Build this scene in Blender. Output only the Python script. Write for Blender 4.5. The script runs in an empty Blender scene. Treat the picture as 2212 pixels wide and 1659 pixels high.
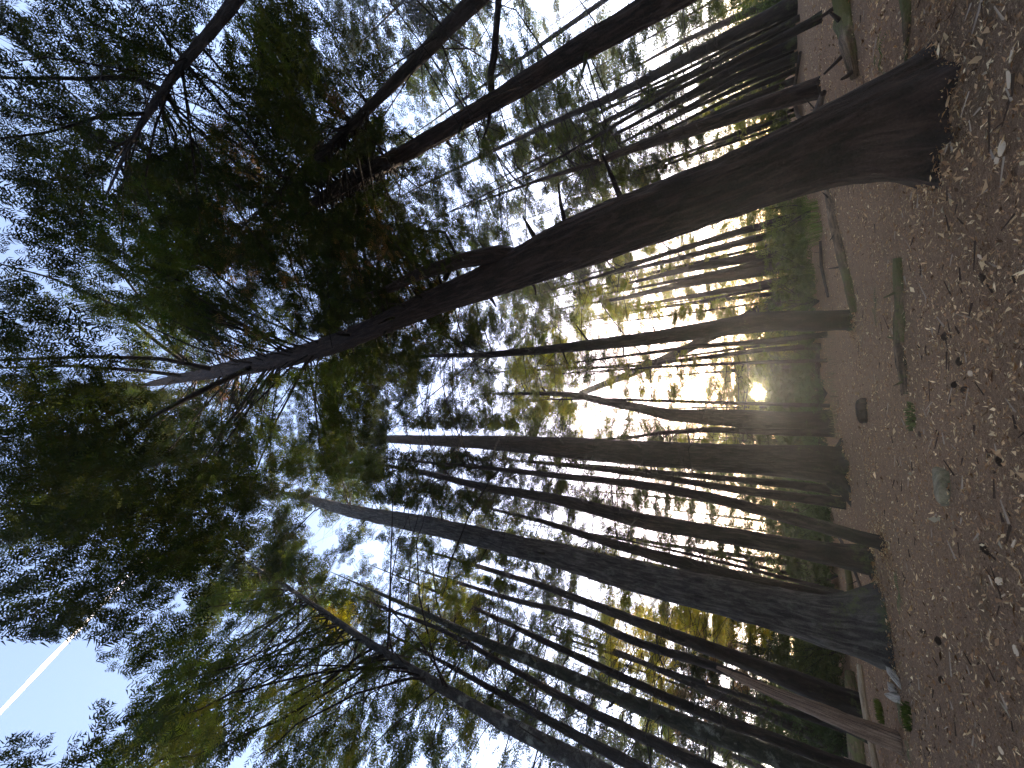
import bpy, math, random
import numpy as np
from mathutils import Matrix, Vector

random.seed(7)
RNG = np.random.default_rng(7)
scene = bpy.context.scene

# ------------------------------------------------------------------ camera
# The photograph was taken with the phone on its side: the world's "up" points to
# the left edge of the picture.  S = pixel scale in which positions were measured.
SW, SH, SF = 2212.0, 1659.0, 831.0
PITCH, ROLL, CAMH = math.radians(36.0), math.radians(4.6), 1.1
F = np.array([0, math.cos(PITCH), math.sin(PITCH)])
R0 = np.array([1.0, 0, 0])
U0 = np.array([0, -math.sin(PITCH), math.cos(PITCH)])
XC = -U0 * math.cos(ROLL) - R0 * math.sin(ROLL)
YC = R0 * math.cos(ROLL) - U0 * math.sin(ROLL)
CAM = np.array([0, 0, CAMH])
cd = bpy.data.cameras.new("camera")
cam = bpy.data.objects.new("camera", cd)
scene.collection.objects.link(cam)
m = Matrix(((XC[0], YC[0], -F[0], 0), (XC[1], YC[1], -F[1], 0), (XC[2], YC[2], -F[2], CAMH), (0, 0, 0, 1)))
cam.matrix_world = m
cd.sensor_fit = 'HORIZONTAL'
cd.sensor_width = 36.0
cd.lens = 36.0 * SF / SW
cd.clip_start = 0.05
cd.clip_end = 60000
scene.camera = cam


def ray(x, y):
    d = F + XC * ((x - SW / 2) / SF) - YC * ((y - SH / 2) / SF)
    return d / np.linalg.norm(d)


def proj(P):
    """world points (N,3) -> picture coordinates (N,2) and depth"""
    V = np.atleast_2d(P) - CAM
    z = V @ F
    zz = np.where(np.abs(z) < 1e-6, 1e-6, z)
    return np.stack([SW / 2 + SF * (V @ XC) / zz, SH / 2 - SF * (V @ YC) / zz], 1), z


# ------------------------------------------------------------------ world, sun, exposure
SUND = ray(1638, 850)
SUN_EL = math.asin(SUND[2])
SUN_AZ = math.atan2(SUND[0], SUND[1])          # from +Y towards +X
world = bpy.data.worlds.new("World")
scene.world = world
world.use_nodes = True
nt = world.node_tree
for n in list(nt.nodes):
    nt.nodes.remove(n)
wo = nt.nodes.new('ShaderNodeOutputWorld')
bg = nt.nodes.new('ShaderNodeBackground')
sky = nt.nodes.new('ShaderNodeTexSky')
sky.sky_type = 'NISHITA'
sky.sun_disc = False
sky.sun_elevation = SUN_EL
sky.sun_rotation = SUN_AZ
sky.altitude = 200
sky.air_density = 0.6
sky.dust_density = 0.7
sky.ozone_density = 1.0
bg.inputs['Strength'].default_value = 0.15
# the sun itself and the glow of the air close round it (the sun stands in the picture)
tc = nt.nodes.new('ShaderNodeTexCoord')
dot = nt.nodes.new('ShaderNodeVectorMath'); dot.operation = 'DOT_PRODUCT'
dot.inputs[1].default_value = tuple(SUND)
nt.links.new(tc.outputs['Generated'], dot.inputs[0])
om = nt.nodes.new('ShaderNodeMath'); om.operation = 'SUBTRACT'; om.inputs[0].default_value = 1.0
nt.links.new(dot.outputs['Value'], om.inputs[1])


def expo(k, a):
    mu = nt.nodes.new('ShaderNodeMath'); mu.operation = 'MULTIPLY'; mu.inputs[1].default_value = -k
    nt.links.new(om.outputs[0], mu.inputs[0])
    ex = nt.nodes.new('ShaderNodeMath'); ex.operation = 'EXPONENT'
    nt.links.new(mu.outputs[0], ex.inputs[0])
    sc_ = nt.nodes.new('ShaderNodeMath'); sc_.operation = 'MULTIPLY'; sc_.inputs[1].default_value = a
    nt.links.new(ex.outputs[0], sc_.inputs[0])
    return sc_


g1 = expo(5500.0, 60.0)
g2 = expo(1500.0, 6.0)
ad = nt.nodes.new('ShaderNodeMath'); ad.operation = 'ADD'
nt.links.new(g1.outputs[0], ad.inputs[0]); nt.links.new(g2.outputs[0], ad.inputs[1])
gc = nt.nodes.new('ShaderNodeVectorMath'); gc.operation = 'SCALE'
gc.inputs[0].default_value = (1.0, 0.82, 0.55)
nt.links.new(ad.outputs[0], gc.inputs['Scale'])
av = nt.nodes.new('ShaderNodeVectorMath'); av.operation = 'ADD'
nt.links.new(sky.outputs[0], av.inputs[0]); nt.links.new(gc.outputs[0], av.inputs[1])
wb = nt.nodes.new('ShaderNodeVectorMath'); wb.operation = 'MULTIPLY'      # the phone's white balance
wb.inputs[1].default_value = (1.18, .945, .95)
nt.links.new(av.outputs[0], wb.inputs[0])
nt.links.new(wb.outputs[0], bg.inputs['Color'])
nt.links.new(bg.outputs[0], wo.inputs[0])

sl = bpy.data.lights.new("sun", 'SUN')
sl.energy = 3.0
sl.angle = math.radians(0.53)
sl.color = (1.0, 0.86, 0.66)
so = bpy.data.objects.new("sun", sl)
scene.collection.objects.link(so)
so.rotation_euler = Vector(SUND).to_track_quat('Z', 'Y').to_euler()
so.location = (0, 0, 40)

scene.view_settings.view_transform = 'Standard'
scene.view_settings.look = 'None'
scene.view_settings.exposure = 3.92
scene.view_settings.gamma = 1.0
scene.view_settings.use_curve_mapping = False
scene.render.engine = 'CYCLES'
cy = scene.cycles
cy.use_denoising = True
try:
    cy.denoiser = 'OPENIMAGEDENOISE'
    cy.denoising_input_passes = 'RGB_ALBEDO_NORMAL'
    cy.denoising_prefilter = 'ACCURATE'
except Exception:
    pass
cy.max_bounces = 5
cy.diffuse_bounces = 3
cy.transmission_bounces = 4
cy.glossy_bounces = 2
cy.volume_bounces = 0
cy.sample_clamp_indirect = 0.25
cy.sample_clamp_direct = 1.2
cy.caustics_reflective = False
cy.caustics_refractive = False

# ------------------------------------------------------------------ helpers
COL = scene.collection


def sm(t):
    return t * t * (3 - 2 * t)


_T = RNG.random((256, 256))


def vnoise(u, v, pu=0):
    """value noise in 0..1; period pu (integer) in u if given"""
    u = np.asarray(u, float); v = np.asarray(v, float)
    iu = np.floor(u).astype(int); iv = np.floor(v).astype(int)
    fu = sm(u - iu); fv = sm(v - iv)
    if pu:
        a0 = iu % pu; a1 = (iu + 1) % pu
    else:
        a0 = iu % 256; a1 = (iu + 1) % 256
    a0 = a0 % 256; a1 = a1 % 256
    b0 = iv % 256; b1 = (iv + 1) % 256
    return (_T[a0, b0] * (1 - fu) + _T[a1, b0] * fu) * (1 - fv) + (_T[a0, b1] * (1 - fu) + _T[a1, b1] * fu) * fv


def gh(x, y):
    """ground height"""
    x = np.asarray(x, float); y = np.asarray(y, float)
    r = np.hypot(x, y)
    h = (vnoise(x * .35 + 9, y * .35 + 4) - .5) * .22 * np.clip((r - 1) / 6, 0, 1)
    h = h + (vnoise(x * 1.3 + 50, y * 1.3 + 21) - .5) * .07
    return h


def ground_pt(x, y):
    d = ray(x, y)
    t = CAM[2] / max(-d[2], 1e-3)
    for _ in range(8):
        P = CAM + d * t
        t = (CAM[2] - float(gh(P[0], P[1]))) / max(-d[2], 1e-3)
    P = CAM + d * t
    return np.array([P[0], P[1], float(gh(P[0], P[1]))])


def mesh_obj(name, verts, faces, mat, parent=None, uv=None, col=None, smooth=True, kind=None, matidx=None):
    """faces: (N,k) int array with one k, or list of such arrays"""
    me = bpy.data.meshes.new(name)
    verts = np.asarray(verts, np.float32).reshape(-1, 3)
    if not isinstance(faces, list):
        faces = [faces]
    faces = [np.asarray(f, np.int32) for f in faces if len(f)]
    loops = np.concatenate([f.ravel() for f in faces])
    tot = np.concatenate([np.full(len(f), f.shape[1], np.int32) for f in faces])
    start = np.concatenate([[0], np.cumsum(tot)[:-1]]).astype(np.int32)
    me.vertices.add(len(verts)); me.vertices.foreach_set('co', verts.ravel())
    me.loops.add(len(loops)); me.loops.foreach_set('vertex_index', loops.astype(np.int32))
    me.polygons.add(len(tot)); me.polygons.foreach_set('loop_start', start); me.polygons.foreach_set('loop_total', tot)
    if smooth:
        me.polygons.foreach_set('use_smooth', np.ones(len(tot), bool))
    if uv is not None:
        l = me.uv_layers.new(name='UVMap')
        l.data.foreach_set('uv', np.asarray(uv, np.float32)[loops].ravel())
    if col is not None:
        a = me.color_attributes.new('tint', 'FLOAT_COLOR', 'POINT')
        c4 = np.ones((len(verts), 4), np.float32); c4[:, :3] = col
        a.data.foreach_set('color', c4.ravel())
    for mm in (mat if isinstance(mat, (list, tuple)) else [mat]):
        me.materials.append(mm)
    me.update(calc_edges=True)
    o = bpy.data.objects.new(name, me)
    COL.objects.link(o)
    if parent is not None:
        o.parent = parent
        o.matrix_parent_inverse = Matrix.Translation(-Vector(parent.location))
    if kind:
        o['kind'] = kind
    return o


def tag(o, label, cat, group=None):
    o['label'] = label; o['category'] = cat
    if group:
        o['group'] = group
    return o


def thing(name, label, cat, loc, group=None):
    o = bpy.data.objects.new(name, None)
    COL.objects.link(o)
    o.location = Vector([float(v) for v in loc])
    o.empty_display_size = .2
    return tag(o, label, cat, group)


def frames(P):
    """tangent / normal / binormal along a polyline"""
    P = np.asarray(P, float)
    T = np.gradient(P, axis=0)
    T /= np.linalg.norm(T, axis=1)[:, None] + 1e-12
    ref = np.array([0, 1.0, 0]) if abs(T[0][1]) < .9 else np.array([1.0, 0, 0])
    N = np.zeros_like(P)
    n = ref - T[0] * (ref @ T[0]); n /= np.linalg.norm(n)
    for i in range(len(P)):
        n = n - T[i] * (n @ T[i]); n /= np.linalg.norm(n) + 1e-12
        N[i] = n
    return T, N, np.cross(T, N)


def resample(P, Rr, step, grow=1.0):
    P = np.asarray(P, float); Rr = np.asarray(Rr, float)
    s = np.concatenate([[0], np.cumsum(np.linalg.norm(np.diff(P, axis=0), axis=1))])
    n = max(3, int(s[-1] / (step * grow)) + 1)
    q = s[-1] * np.linspace(0, 1, n) ** grow
    # smooth (Catmull-like): linear interpolation followed by light smoothing
    Q = np.stack([np.interp(q, s, P[:, i]) for i in range(3)], 1)
    r = np.interp(q, s, Rr)
    k = max(1, int(0.04 * n))
    if k > 1:
        ker = np.ones(2 * k + 1) / (2 * k + 1)
        Qp = np.concatenate([2 * Q[0] - Q[k:0:-1], Q, 2 * Q[-1] - Q[-2:-k - 2:-1]])
        rp = np.concatenate([np.full(k, r[0]), r, np.full(k, r[-1])])
        Q = np.stack([np.convolve(Qp[:, i], ker, 'valid') for i in range(3)], 1)
        r2 = np.convolve(rp, ker, 'valid'); r2[0] = r[0]; r = r2
    return Q, r, q


def tube_arrays(P, Rr, n=4):
    T, N, B = frames(P)
    a = np.linspace(0, 2 * np.pi, n, endpoint=False)
    V = P[:, None, :] + Rr[:, None, None] * (np.cos(a)[None, :, None] * N[:, None, :] + np.sin(a)[None, :, None] * B[:, None, :])
    k = len(P)
    i = np.arange(k - 1)[:, None] * n; j = np.arange(n)[None, :]; j2 = (j + 1) % n
    Fq = np.stack([i + j, i + j2, i + n + j2, i + n + j], -1).reshape(-1, 4)
    return V.reshape(-1, 3), Fq


def log_mesh(P, Rr, n=20, step=.06, bark=.012, seed=0, caps=True, flare=0., furrow=.05, lobes=None, flare_h=.5, grow=1.0):
    """a trunk / log / limb with furrowed bark, arrays + uv in metres"""
    Q, r, q = resample(P, Rr, step, grow)
    T, N, B = frames(Q)
    a = np.linspace(0, 2 * np.pi, n + 1)            # closed with a seam for the uv
    rm = float(np.mean(r))
    pu = max(6, int(round(2 * np.pi * rm / furrow)))
    A, S = np.meshgrid(a, q)
    u = A / (2 * np.pi) * pu
    su = seed * 17.3
    warp = (vnoise(A / (2 * np.pi) * 8, S * 1.7 + su, 8) - .5) * 1.6
    n1 = vnoise(u + warp, S / (furrow * 7) + su, pu)
    n2 = vnoise(u * 2 + warp * 2, S / (furrow * 3) + su + 40, pu * 2)
    ridge = 1 - np.abs(2 * n1 - 1) ** .8
    lump = vnoise(A / (2 * np.pi) * 5, S * .9 + su + 90, 5) - .5
    d = bark * (ridge * 1.6 - 1.45 + (n2 - .5) * 1.1) + (lump - .2) * .08 * r[:, None]
    rr = r[:, None] + d
    if flare:
        k = lobes or 6
        ph = seed * 1.3
        fl = np.exp(-np.maximum(S - .35, -.12) / flare_h)
        lob = (np.cos(A * k + ph + 1.2 * np.sin(A * 2 + ph)) * .5 + .5) ** 1.5
        rr = rr + flare * fl * (lob * .9 + .25) * r[0]
    V = Q[:, None, :] + rr[..., None] * (np.cos(A)[..., None] * N[:, None, :] + np.sin(A)[..., None] * B[:, None, :])
    k = len(Q); w = n + 1
    i = np.arange(k - 1)[:, None] * w; j = np.arange(n)[None, :]
    Fq = np.stack([i + j, i + j + 1, i + w + j + 1, i + w + j], -1).reshape(-1, 4)
    uv = np.stack([A * rm, S], -1).reshape(-1, 2)
    V = V.reshape(-1, 3)
    faces = [Fq]
    if caps:
        c0 = len(V)
        V = np.concatenate([V, Q[:1], Q[-1:]])
        uv = np.concatenate([uv, [[0, 0], [0, q[-1]]]])
        jj = np.arange(n)
        e = (k - 1) * w
        faces.append(np.concatenate([np.stack([np.full(n, c0), jj + 1, jj], 1), np.stack([np.full(n, c0 + 1), e + jj, e + jj + 1], 1)]))
    return V, faces, uv


# ------------------------------------------------------------------ materials
def new_mat(name):
    mt = bpy.data.materials.new(name); mt.use_nodes = True
    t = mt.node_tree
    for n in list(t.nodes):
        t.nodes.remove(n)
    out = t.nodes.new('ShaderNodeOutputMaterial')
    return mt, t, out


def ramp(t, fac, stops):
    r = t.nodes.new('ShaderNodeValToRGB')
    el = r.color_ramp.elements
    while len(el) < len(stops):
        el.new(.5)
    for e, (p, c) in zip(el, stops):
        e.position = p; e.color = (*c, 1)
    t.links.new(fac, r.inputs[0])
    return r


def noise(t, vec, scale, detail=5, rough=.6, dist=0.):
    n = t.nodes.new('ShaderNodeTexNoise')
    n.inputs['Scale'].default_value = scale; n.inputs['Detail'].default_value = detail
    n.inputs['Roughness'].default_value = rough; n.inputs['Distortion'].default_value = dist
    if vec is not None:
        t.links.new(vec, n.inputs['Vector'])
    return n


def mixc(t, fac, a, b, mode='MIX'):
    mx = t.nodes.new('ShaderNodeMix'); mx.data_type = 'RGBA'; mx.blend_type = mode
    for s, v in ((0, fac), (6, a), (7, b)):
        if hasattr(v, 'links') or isinstance(v, bpy.types.NodeSocket):
            t.links.new(v, mx.inputs[s])
        elif s == 0:
            mx.inputs[0].default_value = v
        else:
            mx.inputs[s].default_value = (*v, 1)
    return mx.outputs[2]


def bark_mat(name, dark, mid, light, moss=0., mosscol=(.045, .052, .018), lichen=0., bump=.9, ufreq=16., vfreq=2.4, k=(.10, .115, .20)):
    mt, t, out = new_mat(name)
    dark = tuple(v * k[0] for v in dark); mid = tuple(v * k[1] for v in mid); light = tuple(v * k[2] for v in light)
    uvn = t.nodes.new('ShaderNodeUVMap'); uvn.uv_map = 'UVMap'
    mp = t.nodes.new('ShaderNodeMapping'); mp.inputs['Scale'].default_value = (ufreq, vfreq, 1)
    t.links.new(uvn.outputs[0], mp.inputs[0])
    geo = t.nodes.new('ShaderNodeNewGeometry')
    n1 = noise(t, mp.outputs[0], 1.0, 8, .65, .6)
    n2 = noise(t, geo.outputs['Position'], 1.3, 4, .6)
    n3 = noise(t, geo.outputs['Position'], 55., 3, .6)
    r = ramp(t, n1.outputs[0], [(.40, dark), (.50, mid), (.63, light)])
    c = mixc(t, .2, r.outputs[0], ramp(t, n2.outputs[0], [(.35, dark), (.65, light)]).outputs[0])
    c = mixc(t, .2, c, ramp(t, n3.outputs[0], [(.4, dark), (.6, light)]).outputs[0])
    if lichen:
        n4 = noise(t, geo.outputs['Position'], 3.1, 6, .7)
        f = ramp(t, n4.outputs[0], [(.55, (0, 0, 0)), (.68, (lichen,) * 3)])
        c = mixc(t, f.outputs[0], c, (.22, .23, .20))
    if moss:
        n5 = noise(t, geo.outputs['Position'], 2.2, 6, .7)
        sx = t.nodes.new('ShaderNodeSeparateXYZ'); t.links.new(uvn.outputs[0], sx.inputs[0])
        mr = t.nodes.new('ShaderNodeMapRange')
        mr.inputs['From Min'].default_value = 0; mr.inputs['From Max'].default_value = 2.2
        mr.inputs['To Min'].default_value = .34 * moss; mr.inputs['To Max'].default_value = -.05 + .12 * (moss - .5)
        t.links.new(sx.outputs[1], mr.inputs[0])
        n6 = noise(t, geo.outputs['Position'], 19., 5, .7)
        hf = t.nodes.new('ShaderNodeMath'); hf.operation = 'MULTIPLY_ADD'; hf.inputs[1].default_value = .45; hf.inputs[2].default_value = -.22
        t.links.new(n6.outputs[0], hf.inputs[0])
        a0 = t.nodes.new('ShaderNodeMath'); a0.operation = 'ADD'
        t.links.new(mr.outputs[0], a0.inputs[0]); t.links.new(hf.outputs[0], a0.inputs[1]); mr = a0
        ad = t.nodes.new('ShaderNodeMath'); ad.operation = 'ADD'
        t.links.new(n5.outputs[0], ad.inputs[0]); t.links.new(mr.outputs[0], ad.inputs[1])
        f = ramp(t, ad.outputs[0], [(.60, (0, 0, 0)), (.74, (.85,) * 3)])
        c = mixc(t, f.outputs[0], c, mixc(t, n3.outputs[0], mosscol, tuple(v * 1.9 for v in mosscol)))
    b = t.nodes.new('ShaderNodeBsdfPrincipled')
    b.inputs['Roughness'].default_value = .9
    b.inputs['Specular IOR Level'].default_value = .2
    t.links.new(c, b.inputs['Base Color'])
    bp = t.nodes.new('ShaderNodeBump'); bp.inputs['Strength'].default_value = bump; bp.inputs['Distance'].default_value = .05
    ad2 = t.nodes.new('ShaderNodeMath'); ad2.operation = 'MULTIPLY_ADD'; ad2.inputs[1].default_value = .35
    t.links.new(n3.outputs[0], ad2.inputs[0]); t.links.new(n1.outputs[0], ad2.inputs[2])
    t.links.new(ad2.outputs[0], bp.inputs['Height'])
    t.links.new(bp.outputs[0], b.inputs['Normal'])
    t.links.new(b.outputs[0], out.inputs[0])
    return mt


BARK = {
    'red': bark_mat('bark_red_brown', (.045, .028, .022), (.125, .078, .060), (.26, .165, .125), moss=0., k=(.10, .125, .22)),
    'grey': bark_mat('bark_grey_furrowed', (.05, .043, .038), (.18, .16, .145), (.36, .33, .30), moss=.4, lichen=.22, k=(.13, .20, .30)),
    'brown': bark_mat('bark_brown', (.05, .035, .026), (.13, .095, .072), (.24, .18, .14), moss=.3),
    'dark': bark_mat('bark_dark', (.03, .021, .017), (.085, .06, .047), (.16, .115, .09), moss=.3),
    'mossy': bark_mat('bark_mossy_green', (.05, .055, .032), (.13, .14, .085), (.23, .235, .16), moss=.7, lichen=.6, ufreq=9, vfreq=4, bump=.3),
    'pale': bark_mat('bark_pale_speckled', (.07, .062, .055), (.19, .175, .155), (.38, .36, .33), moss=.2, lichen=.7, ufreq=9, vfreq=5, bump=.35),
    'dead': bark_mat('weathered_bare_wood', (.11, .07, .05), (.26, .17, .12), (.48, .35, .26), ufreq=40, vfreq=1.2, bump=.4, k=(.5, .6, .7)),
    'stick': bark_mat('pale_bare_stick', (.25, .17, .10), (.45, .34, .22), (.62, .50, .36), ufreq=30, vfreq=2, bump=.3, k=(.7, .75, .8)),
    'bleached': bark_mat('bleached_rotten_wood', (.20, .16, .13), (.56, .48, .38), (.80, .70, .57), ufreq=30, vfreq=3, bump=.6, k=(.7, .75, .8)),
    'log': bark_mat('rotting_log_bark', (.05, .032, .02), (.15, .095, .055), (.27, .18, .11), moss=.8, mosscol=(.065, .066, .02), k=(.5, .7, .9)),
    'rot': bark_mat('dark_rotten_wood', (.022, .015, .011), (.06, .04, .028), (.11, .075, .055), k=(.5, .6, .7)),
}


def leaf_mat(name, trans=.45):
    mt, t, out = new_mat(name)
    at = t.nodes.new('ShaderNodeAttribute'); at.attribute_name = 'tint'
    d = t.nodes.new('ShaderNodeBsdfDiffuse'); tr = t.nodes.new('ShaderNodeBsdfTranslucent')
    hs = t.nodes.new('ShaderNodeHueSaturation'); hs.inputs['Value'].default_value = 1.0; hs.inputs['Saturation'].default_value = 1.1
    t.links.new(at.outputs['Color'], hs.inputs['Color'])
    t.links.new(at.outputs['Color'], d.inputs[0]); t.links.new(hs.outputs[0], tr.inputs[0])
    mx = t.nodes.new('ShaderNodeMixShader'); mx.inputs[0].default_value = trans
    t.links.new(d.outputs[0], mx.inputs[1]); t.links.new(tr.outputs[0], mx.inputs[2])
    t.links.new(mx.outputs[0], out.inputs[0])
    return mt


LEAF = leaf_mat('needle_sprays', .42)
LITTER = leaf_mat('dry_litter', .12)


def ground_mat():
    mt, t, out = new_mat('forest_floor')
    geo = t.nodes.new('ShaderNodeNewGeometry')
    P = geo.outputs['Position']
    n1 = noise(t, P, 38., 8, .72, .4); n2 = noise(t, P, .8, 5, .6); n3 = noise(t, P, 130., 4, .7); n4 = noise(t, P, 6., 6, .7)
    c = ramp(t, n1.outputs[0], [(.34, (.06, .034, .02)), (.47, (.24, .138, .070)), (.57, (.37, .222, .118)), (.68, (.56, .40, .28))]).outputs[0]
    c = mixc(t, .45, c, ramp(t, n3.outputs[0], [(.36, (.06, .035, .022)), (.5, (.28, .16, .083)), (.64, (.52, .36, .25))]).outputs[0])
    c = mixc(t, ramp(t, n4.outputs[0], [(.42, (0, 0, 0)), (.64, (.6,) * 3)]).outputs[0], c, mixc(t, .4, c, (.06, .038, .026)))
    c = mixc(t, ramp(t, n2.outputs[0], [(.58, (0, 0, 0)), (.74, (.4,) * 3)]).outputs[0], c, (.085, .08, .035))
    b = t.nodes.new('ShaderNodeBsdfPrincipled'); b.inputs['Roughness'].default_value = .95
    b.inputs['Specular IOR Level'].default_value = .15
    t.links.new(c, b.inputs['Base Color'])
    bp = t.nodes.new('ShaderNodeBump'); bp.inputs['Strength'].default_value = .9; bp.inputs['Distance'].default_value = .04
    ad = t.nodes.new('ShaderNodeMath'); ad.operation = 'ADD'
    t.links.new(n1.outputs[0], ad.inputs[0]); t.links.new(n3.outputs[0], ad.inputs[1])
    t.links.new(ad.outputs[0], bp.inputs['Height']); t.links.new(bp.outputs[0], b.inputs['Normal'])
    t.links.new(b.outputs[0], out.inputs[0])
    return mt


# ------------------------------------------------------------------ ground
rad = np.concatenate([[0.02], np.geomspace(.6, 16, 150), np.geomspace(16.5, 200, 60)])
na = 240
ang = np.linspace(0, 2 * np.pi, na, endpoint=False)
RR, AA = np.meshgrid(rad, ang, indexing='ij')
GX = RR * np.sin(AA); GY = RR * np.cos(AA)
GZ = gh(GX, GY) + (vnoise(GX * 9, GY * 9) - .5) * .03 * (RR < 16)
k = len(rad)
ii = np.arange(k - 1)[:, None] * na; jj = np.arange(na)[None, :]; j2 = (jj + 1) % na
gf = np.stack([ii + jj, ii + na + jj, ii + na + j2, ii + j2], -1).reshape(-1, 4)
ground = mesh_obj('ground', np.stack([GX, GY, GZ], -1).reshape(-1, 3), gf, ground_mat(), kind='structure')

# ------------------------------------------------------------------ trees
# (x, y, width) in picture scale S, base first; dist = metres to a trunk whose foot is out of the picture
TREES = []
VIS = []     # visible trunk pieces: (x1,y1,x2,y2,halfwidth,depth)


THIN = [1.0]


def trunk_points(px, dist=None):
    px = [tuple(map(float, p)) for p in px]
    if dist is None:
        B = ground_pt(px[0][0], px[0][1])
        dB = math.hypot(B[0], B[1])
        if dB > 42:                      # the foot is hidden by the lie of the land: an ordinary distance within the wood
            B = B * (36 + (dB % 7)) / dB; B[2] = float(gh(B[0], B[1]))
        pts = px[1:]
    else:
        d = ray(px[0][0], px[0][1]); hd = np.array([d[0], d[1], 0]); hd /= np.linalg.norm(hd)
        B = hd * dist; B[2] = float(gh(B[0], B[1])); pts = px
    n = np.array([B[0], B[1], 0.0]); n /= np.linalg.norm(n)
    side = np.array([n[1], -n[0], 0])

    def hit(x, y):
        d = ray(x, y)
        return CAM + d * ((n @ (B - CAM)) / (n @ d))
    out = []; rr = []
    allp = np.array([(p[0], p[1]) for p in px])
    for i, p in enumerate(px):
        a = allp[max(i - 1, 0)]; b = allp[min(i + 1, len(px) - 1)]
        t = (b - a) / (np.linalg.norm(b - a) + 1e-9)
        pn = np.array([-t[1], t[0]]) * p[2] / 2 * max(abs(t[0]), .8)
        A1 = hit(p[0] + pn[0], p[1] + pn[1]); A2 = hit(p[0] - pn[0], p[1] - pn[1])
        tw = hit(*(np.array(p[:2]) + t * 2)) - hit(*(np.array(p[:2]) - t * 2)); tw /= np.linalg.norm(tw)
        w = A1 - A2; w = w - tw * (w @ tw)
        rr.append(np.linalg.norm(w) / 2 * THIN[0])
        out.append(hit(p[0], p[1]))
    if dist is None:
        out[0] = B.copy()
    else:
        out = [B.copy()] + out; rr = [rr[0] * 1.12] + rr
    out[0] = out[0] - np.array([0, 0, .35])
    return np.array(out), np.array(rr), B


def tree(px, bark, label, dist=None, n=20, step=.12, bk=.01, flare=.25, furrow=.06, group=None, crown=4.0, cbase=.35, lobes=None, flare_h=.5,
         name='conifer_tree', ext=6., vis=True):
    P, r, B = trunk_points(px, dist)
    # leading shoot above the last measured point, hidden in the crown
    up = P[-1] - P[-2]; up /= np.linalg.norm(up); up = up * .5 + np.array([0, 0, .5]); up /= np.linalg.norm(up)
    if ext:
        P = np.concatenate([P, [P[-1] + up * ext * .5, P[-1] + up * ext]])
        r = np.concatenate([r, [r[-1] * .6, .012]])
    T = thing(name, label, 'tree', B, group)
    sd = len(TREES) + 1
    V, Fs, uv = log_mesh(P, r, n, step, bk, sd, True, flare, furrow, lobes, flare_h, 1.9)
    tr = mesh_obj('trunk', V, Fs, BARK[bark], T, uv=uv)
    H = P[-1][2]
    TREES.append(dict(o=T, P=P, r=r, B=B, H=H, crown=crown, cb=H * cbase, d=math.hypot(B[0], B[1])))
    if vis:
        q, z = proj(P)
        k0 = 0 if dist is None else 1
        m = len(px) + k0
        hw = [p[2] / 2 for p in px]
        for i in range(k0, m - 1):
            VIS.append((q[i][0], q[i][1], q[i + 1][0], q[i + 1][1], max(hw[i - k0], hw[i + 1 - k0]), TREES[-1]['d']))
    return TREES[-1]


T1 = tree([(2004, 264, 285), (1980, 267, 268), (1955, 272, 242), (1889, 285, 212), (1822, 303, 196), (1723, 343, 166), (1646, 377, 156), (1505, 430, 140), (1373, 477, 138), (1241, 525, 128), (1150, 565, 108),
           (1097, 594, 82), (946, 648, 66), (830, 700, 52), (715, 746, 44), (600, 780, 40), (520, 793, 38), (420, 812, 24), (330, 828, 14)],
          'red', 'massive dark red-brown forked trunk with a broad flaring root base, nearest to the viewer', n=120, step=.05, bk=.017, flare=.24, furrow=.05, crown=6.5, cbase=.34, lobes=7, flare_h=.20, ext=3)
THIN[0] = .95
T5 = tree([(1905, 1352, 196), (1870, 1353, 168), (1828, 1353, 138), (1726, 1328, 110), (1646, 1307, 100), (1591, 1295, 96), (1381, 1250, 75), (1246, 1210, 65), (1097, 1175, 50), (934, 1136, 45), (748, 1103, 30), (690, 1085, 24)],
          'grey', 'thick grey deeply furrowed trunk with a mossy spreading foot beside the pale stick', n=100, step=.09, bk=.03, flare=.22, furrow=.10, crown=5.5, cbase=.62, lobes=8, flare_h=.30)
THIN[0] = .97
T6 = tree([(1828, 1018, 92), (1789, 1003, 86), (1720, 998, 76), (1646, 994, 69), (1373, 979, 58), (1208, 966, 47), (1042, 955, 31), (857, 949, 20)],
          'brown', 'straight brown trunk next to the low sun, on its shaded side', n=72, step=.12, bk=.02, flare=.15, furrow=.09, crown=5, cbase=.5)
T7 = tree([(1843, 694, 40), (1780, 694, 45), (1646, 694, 48), (1500, 717, 38), (1373, 735, 30), (1175, 756, 20), (1042, 768, 13), (940, 767, 9)],
          'dark', 'slim dark trunk crossed by the leaning dead pole', n=48, step=.1, bk=.015, furrow=.08, crown=4.5, cbase=.5)
T8 = tree([(1800, 909, 50), (1720, 912, 46), (1605, 905, 42), (1439, 896, 28), (1373, 879, 22), (1307, 869, 18), (1251, 853, 15), (1180, 850, 10)],
          'brown', 'crooked thin-topped trunk standing right against the sun', n=40, step=.14, bk=.018, furrow=.1, crown=4.5, cbase=.45)
T10 = tree([(1885, 1207, 60), (1830, 1203, 55), (1730, 1186, 47), (1591, 1160, 40), (1381, 1125, 37), (1208, 1078, 26), (1042, 1053, 18), (924, 1022, 14)],
           'brown', 'straight brown trunk just behind the thinner slanting one', n=48, step=.14, bk=.018, furrow=.09, crown=4.5, cbase=.5)
T10b = tree([(1912, 1180, 30), (1850, 1160, 30), (1780, 1138, 30), (1660, 1108, 27), (1538, 1074, 24), (1373, 1045, 20), (1208, 1028, 15), (1042, 1010, 10)],
            'brown', 'slender slanting trunk in front of the straight brown one, with a small dark foot', n=40, step=.1, bk=.01, furrow=.06, crown=3.5, cbase=.55)
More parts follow.
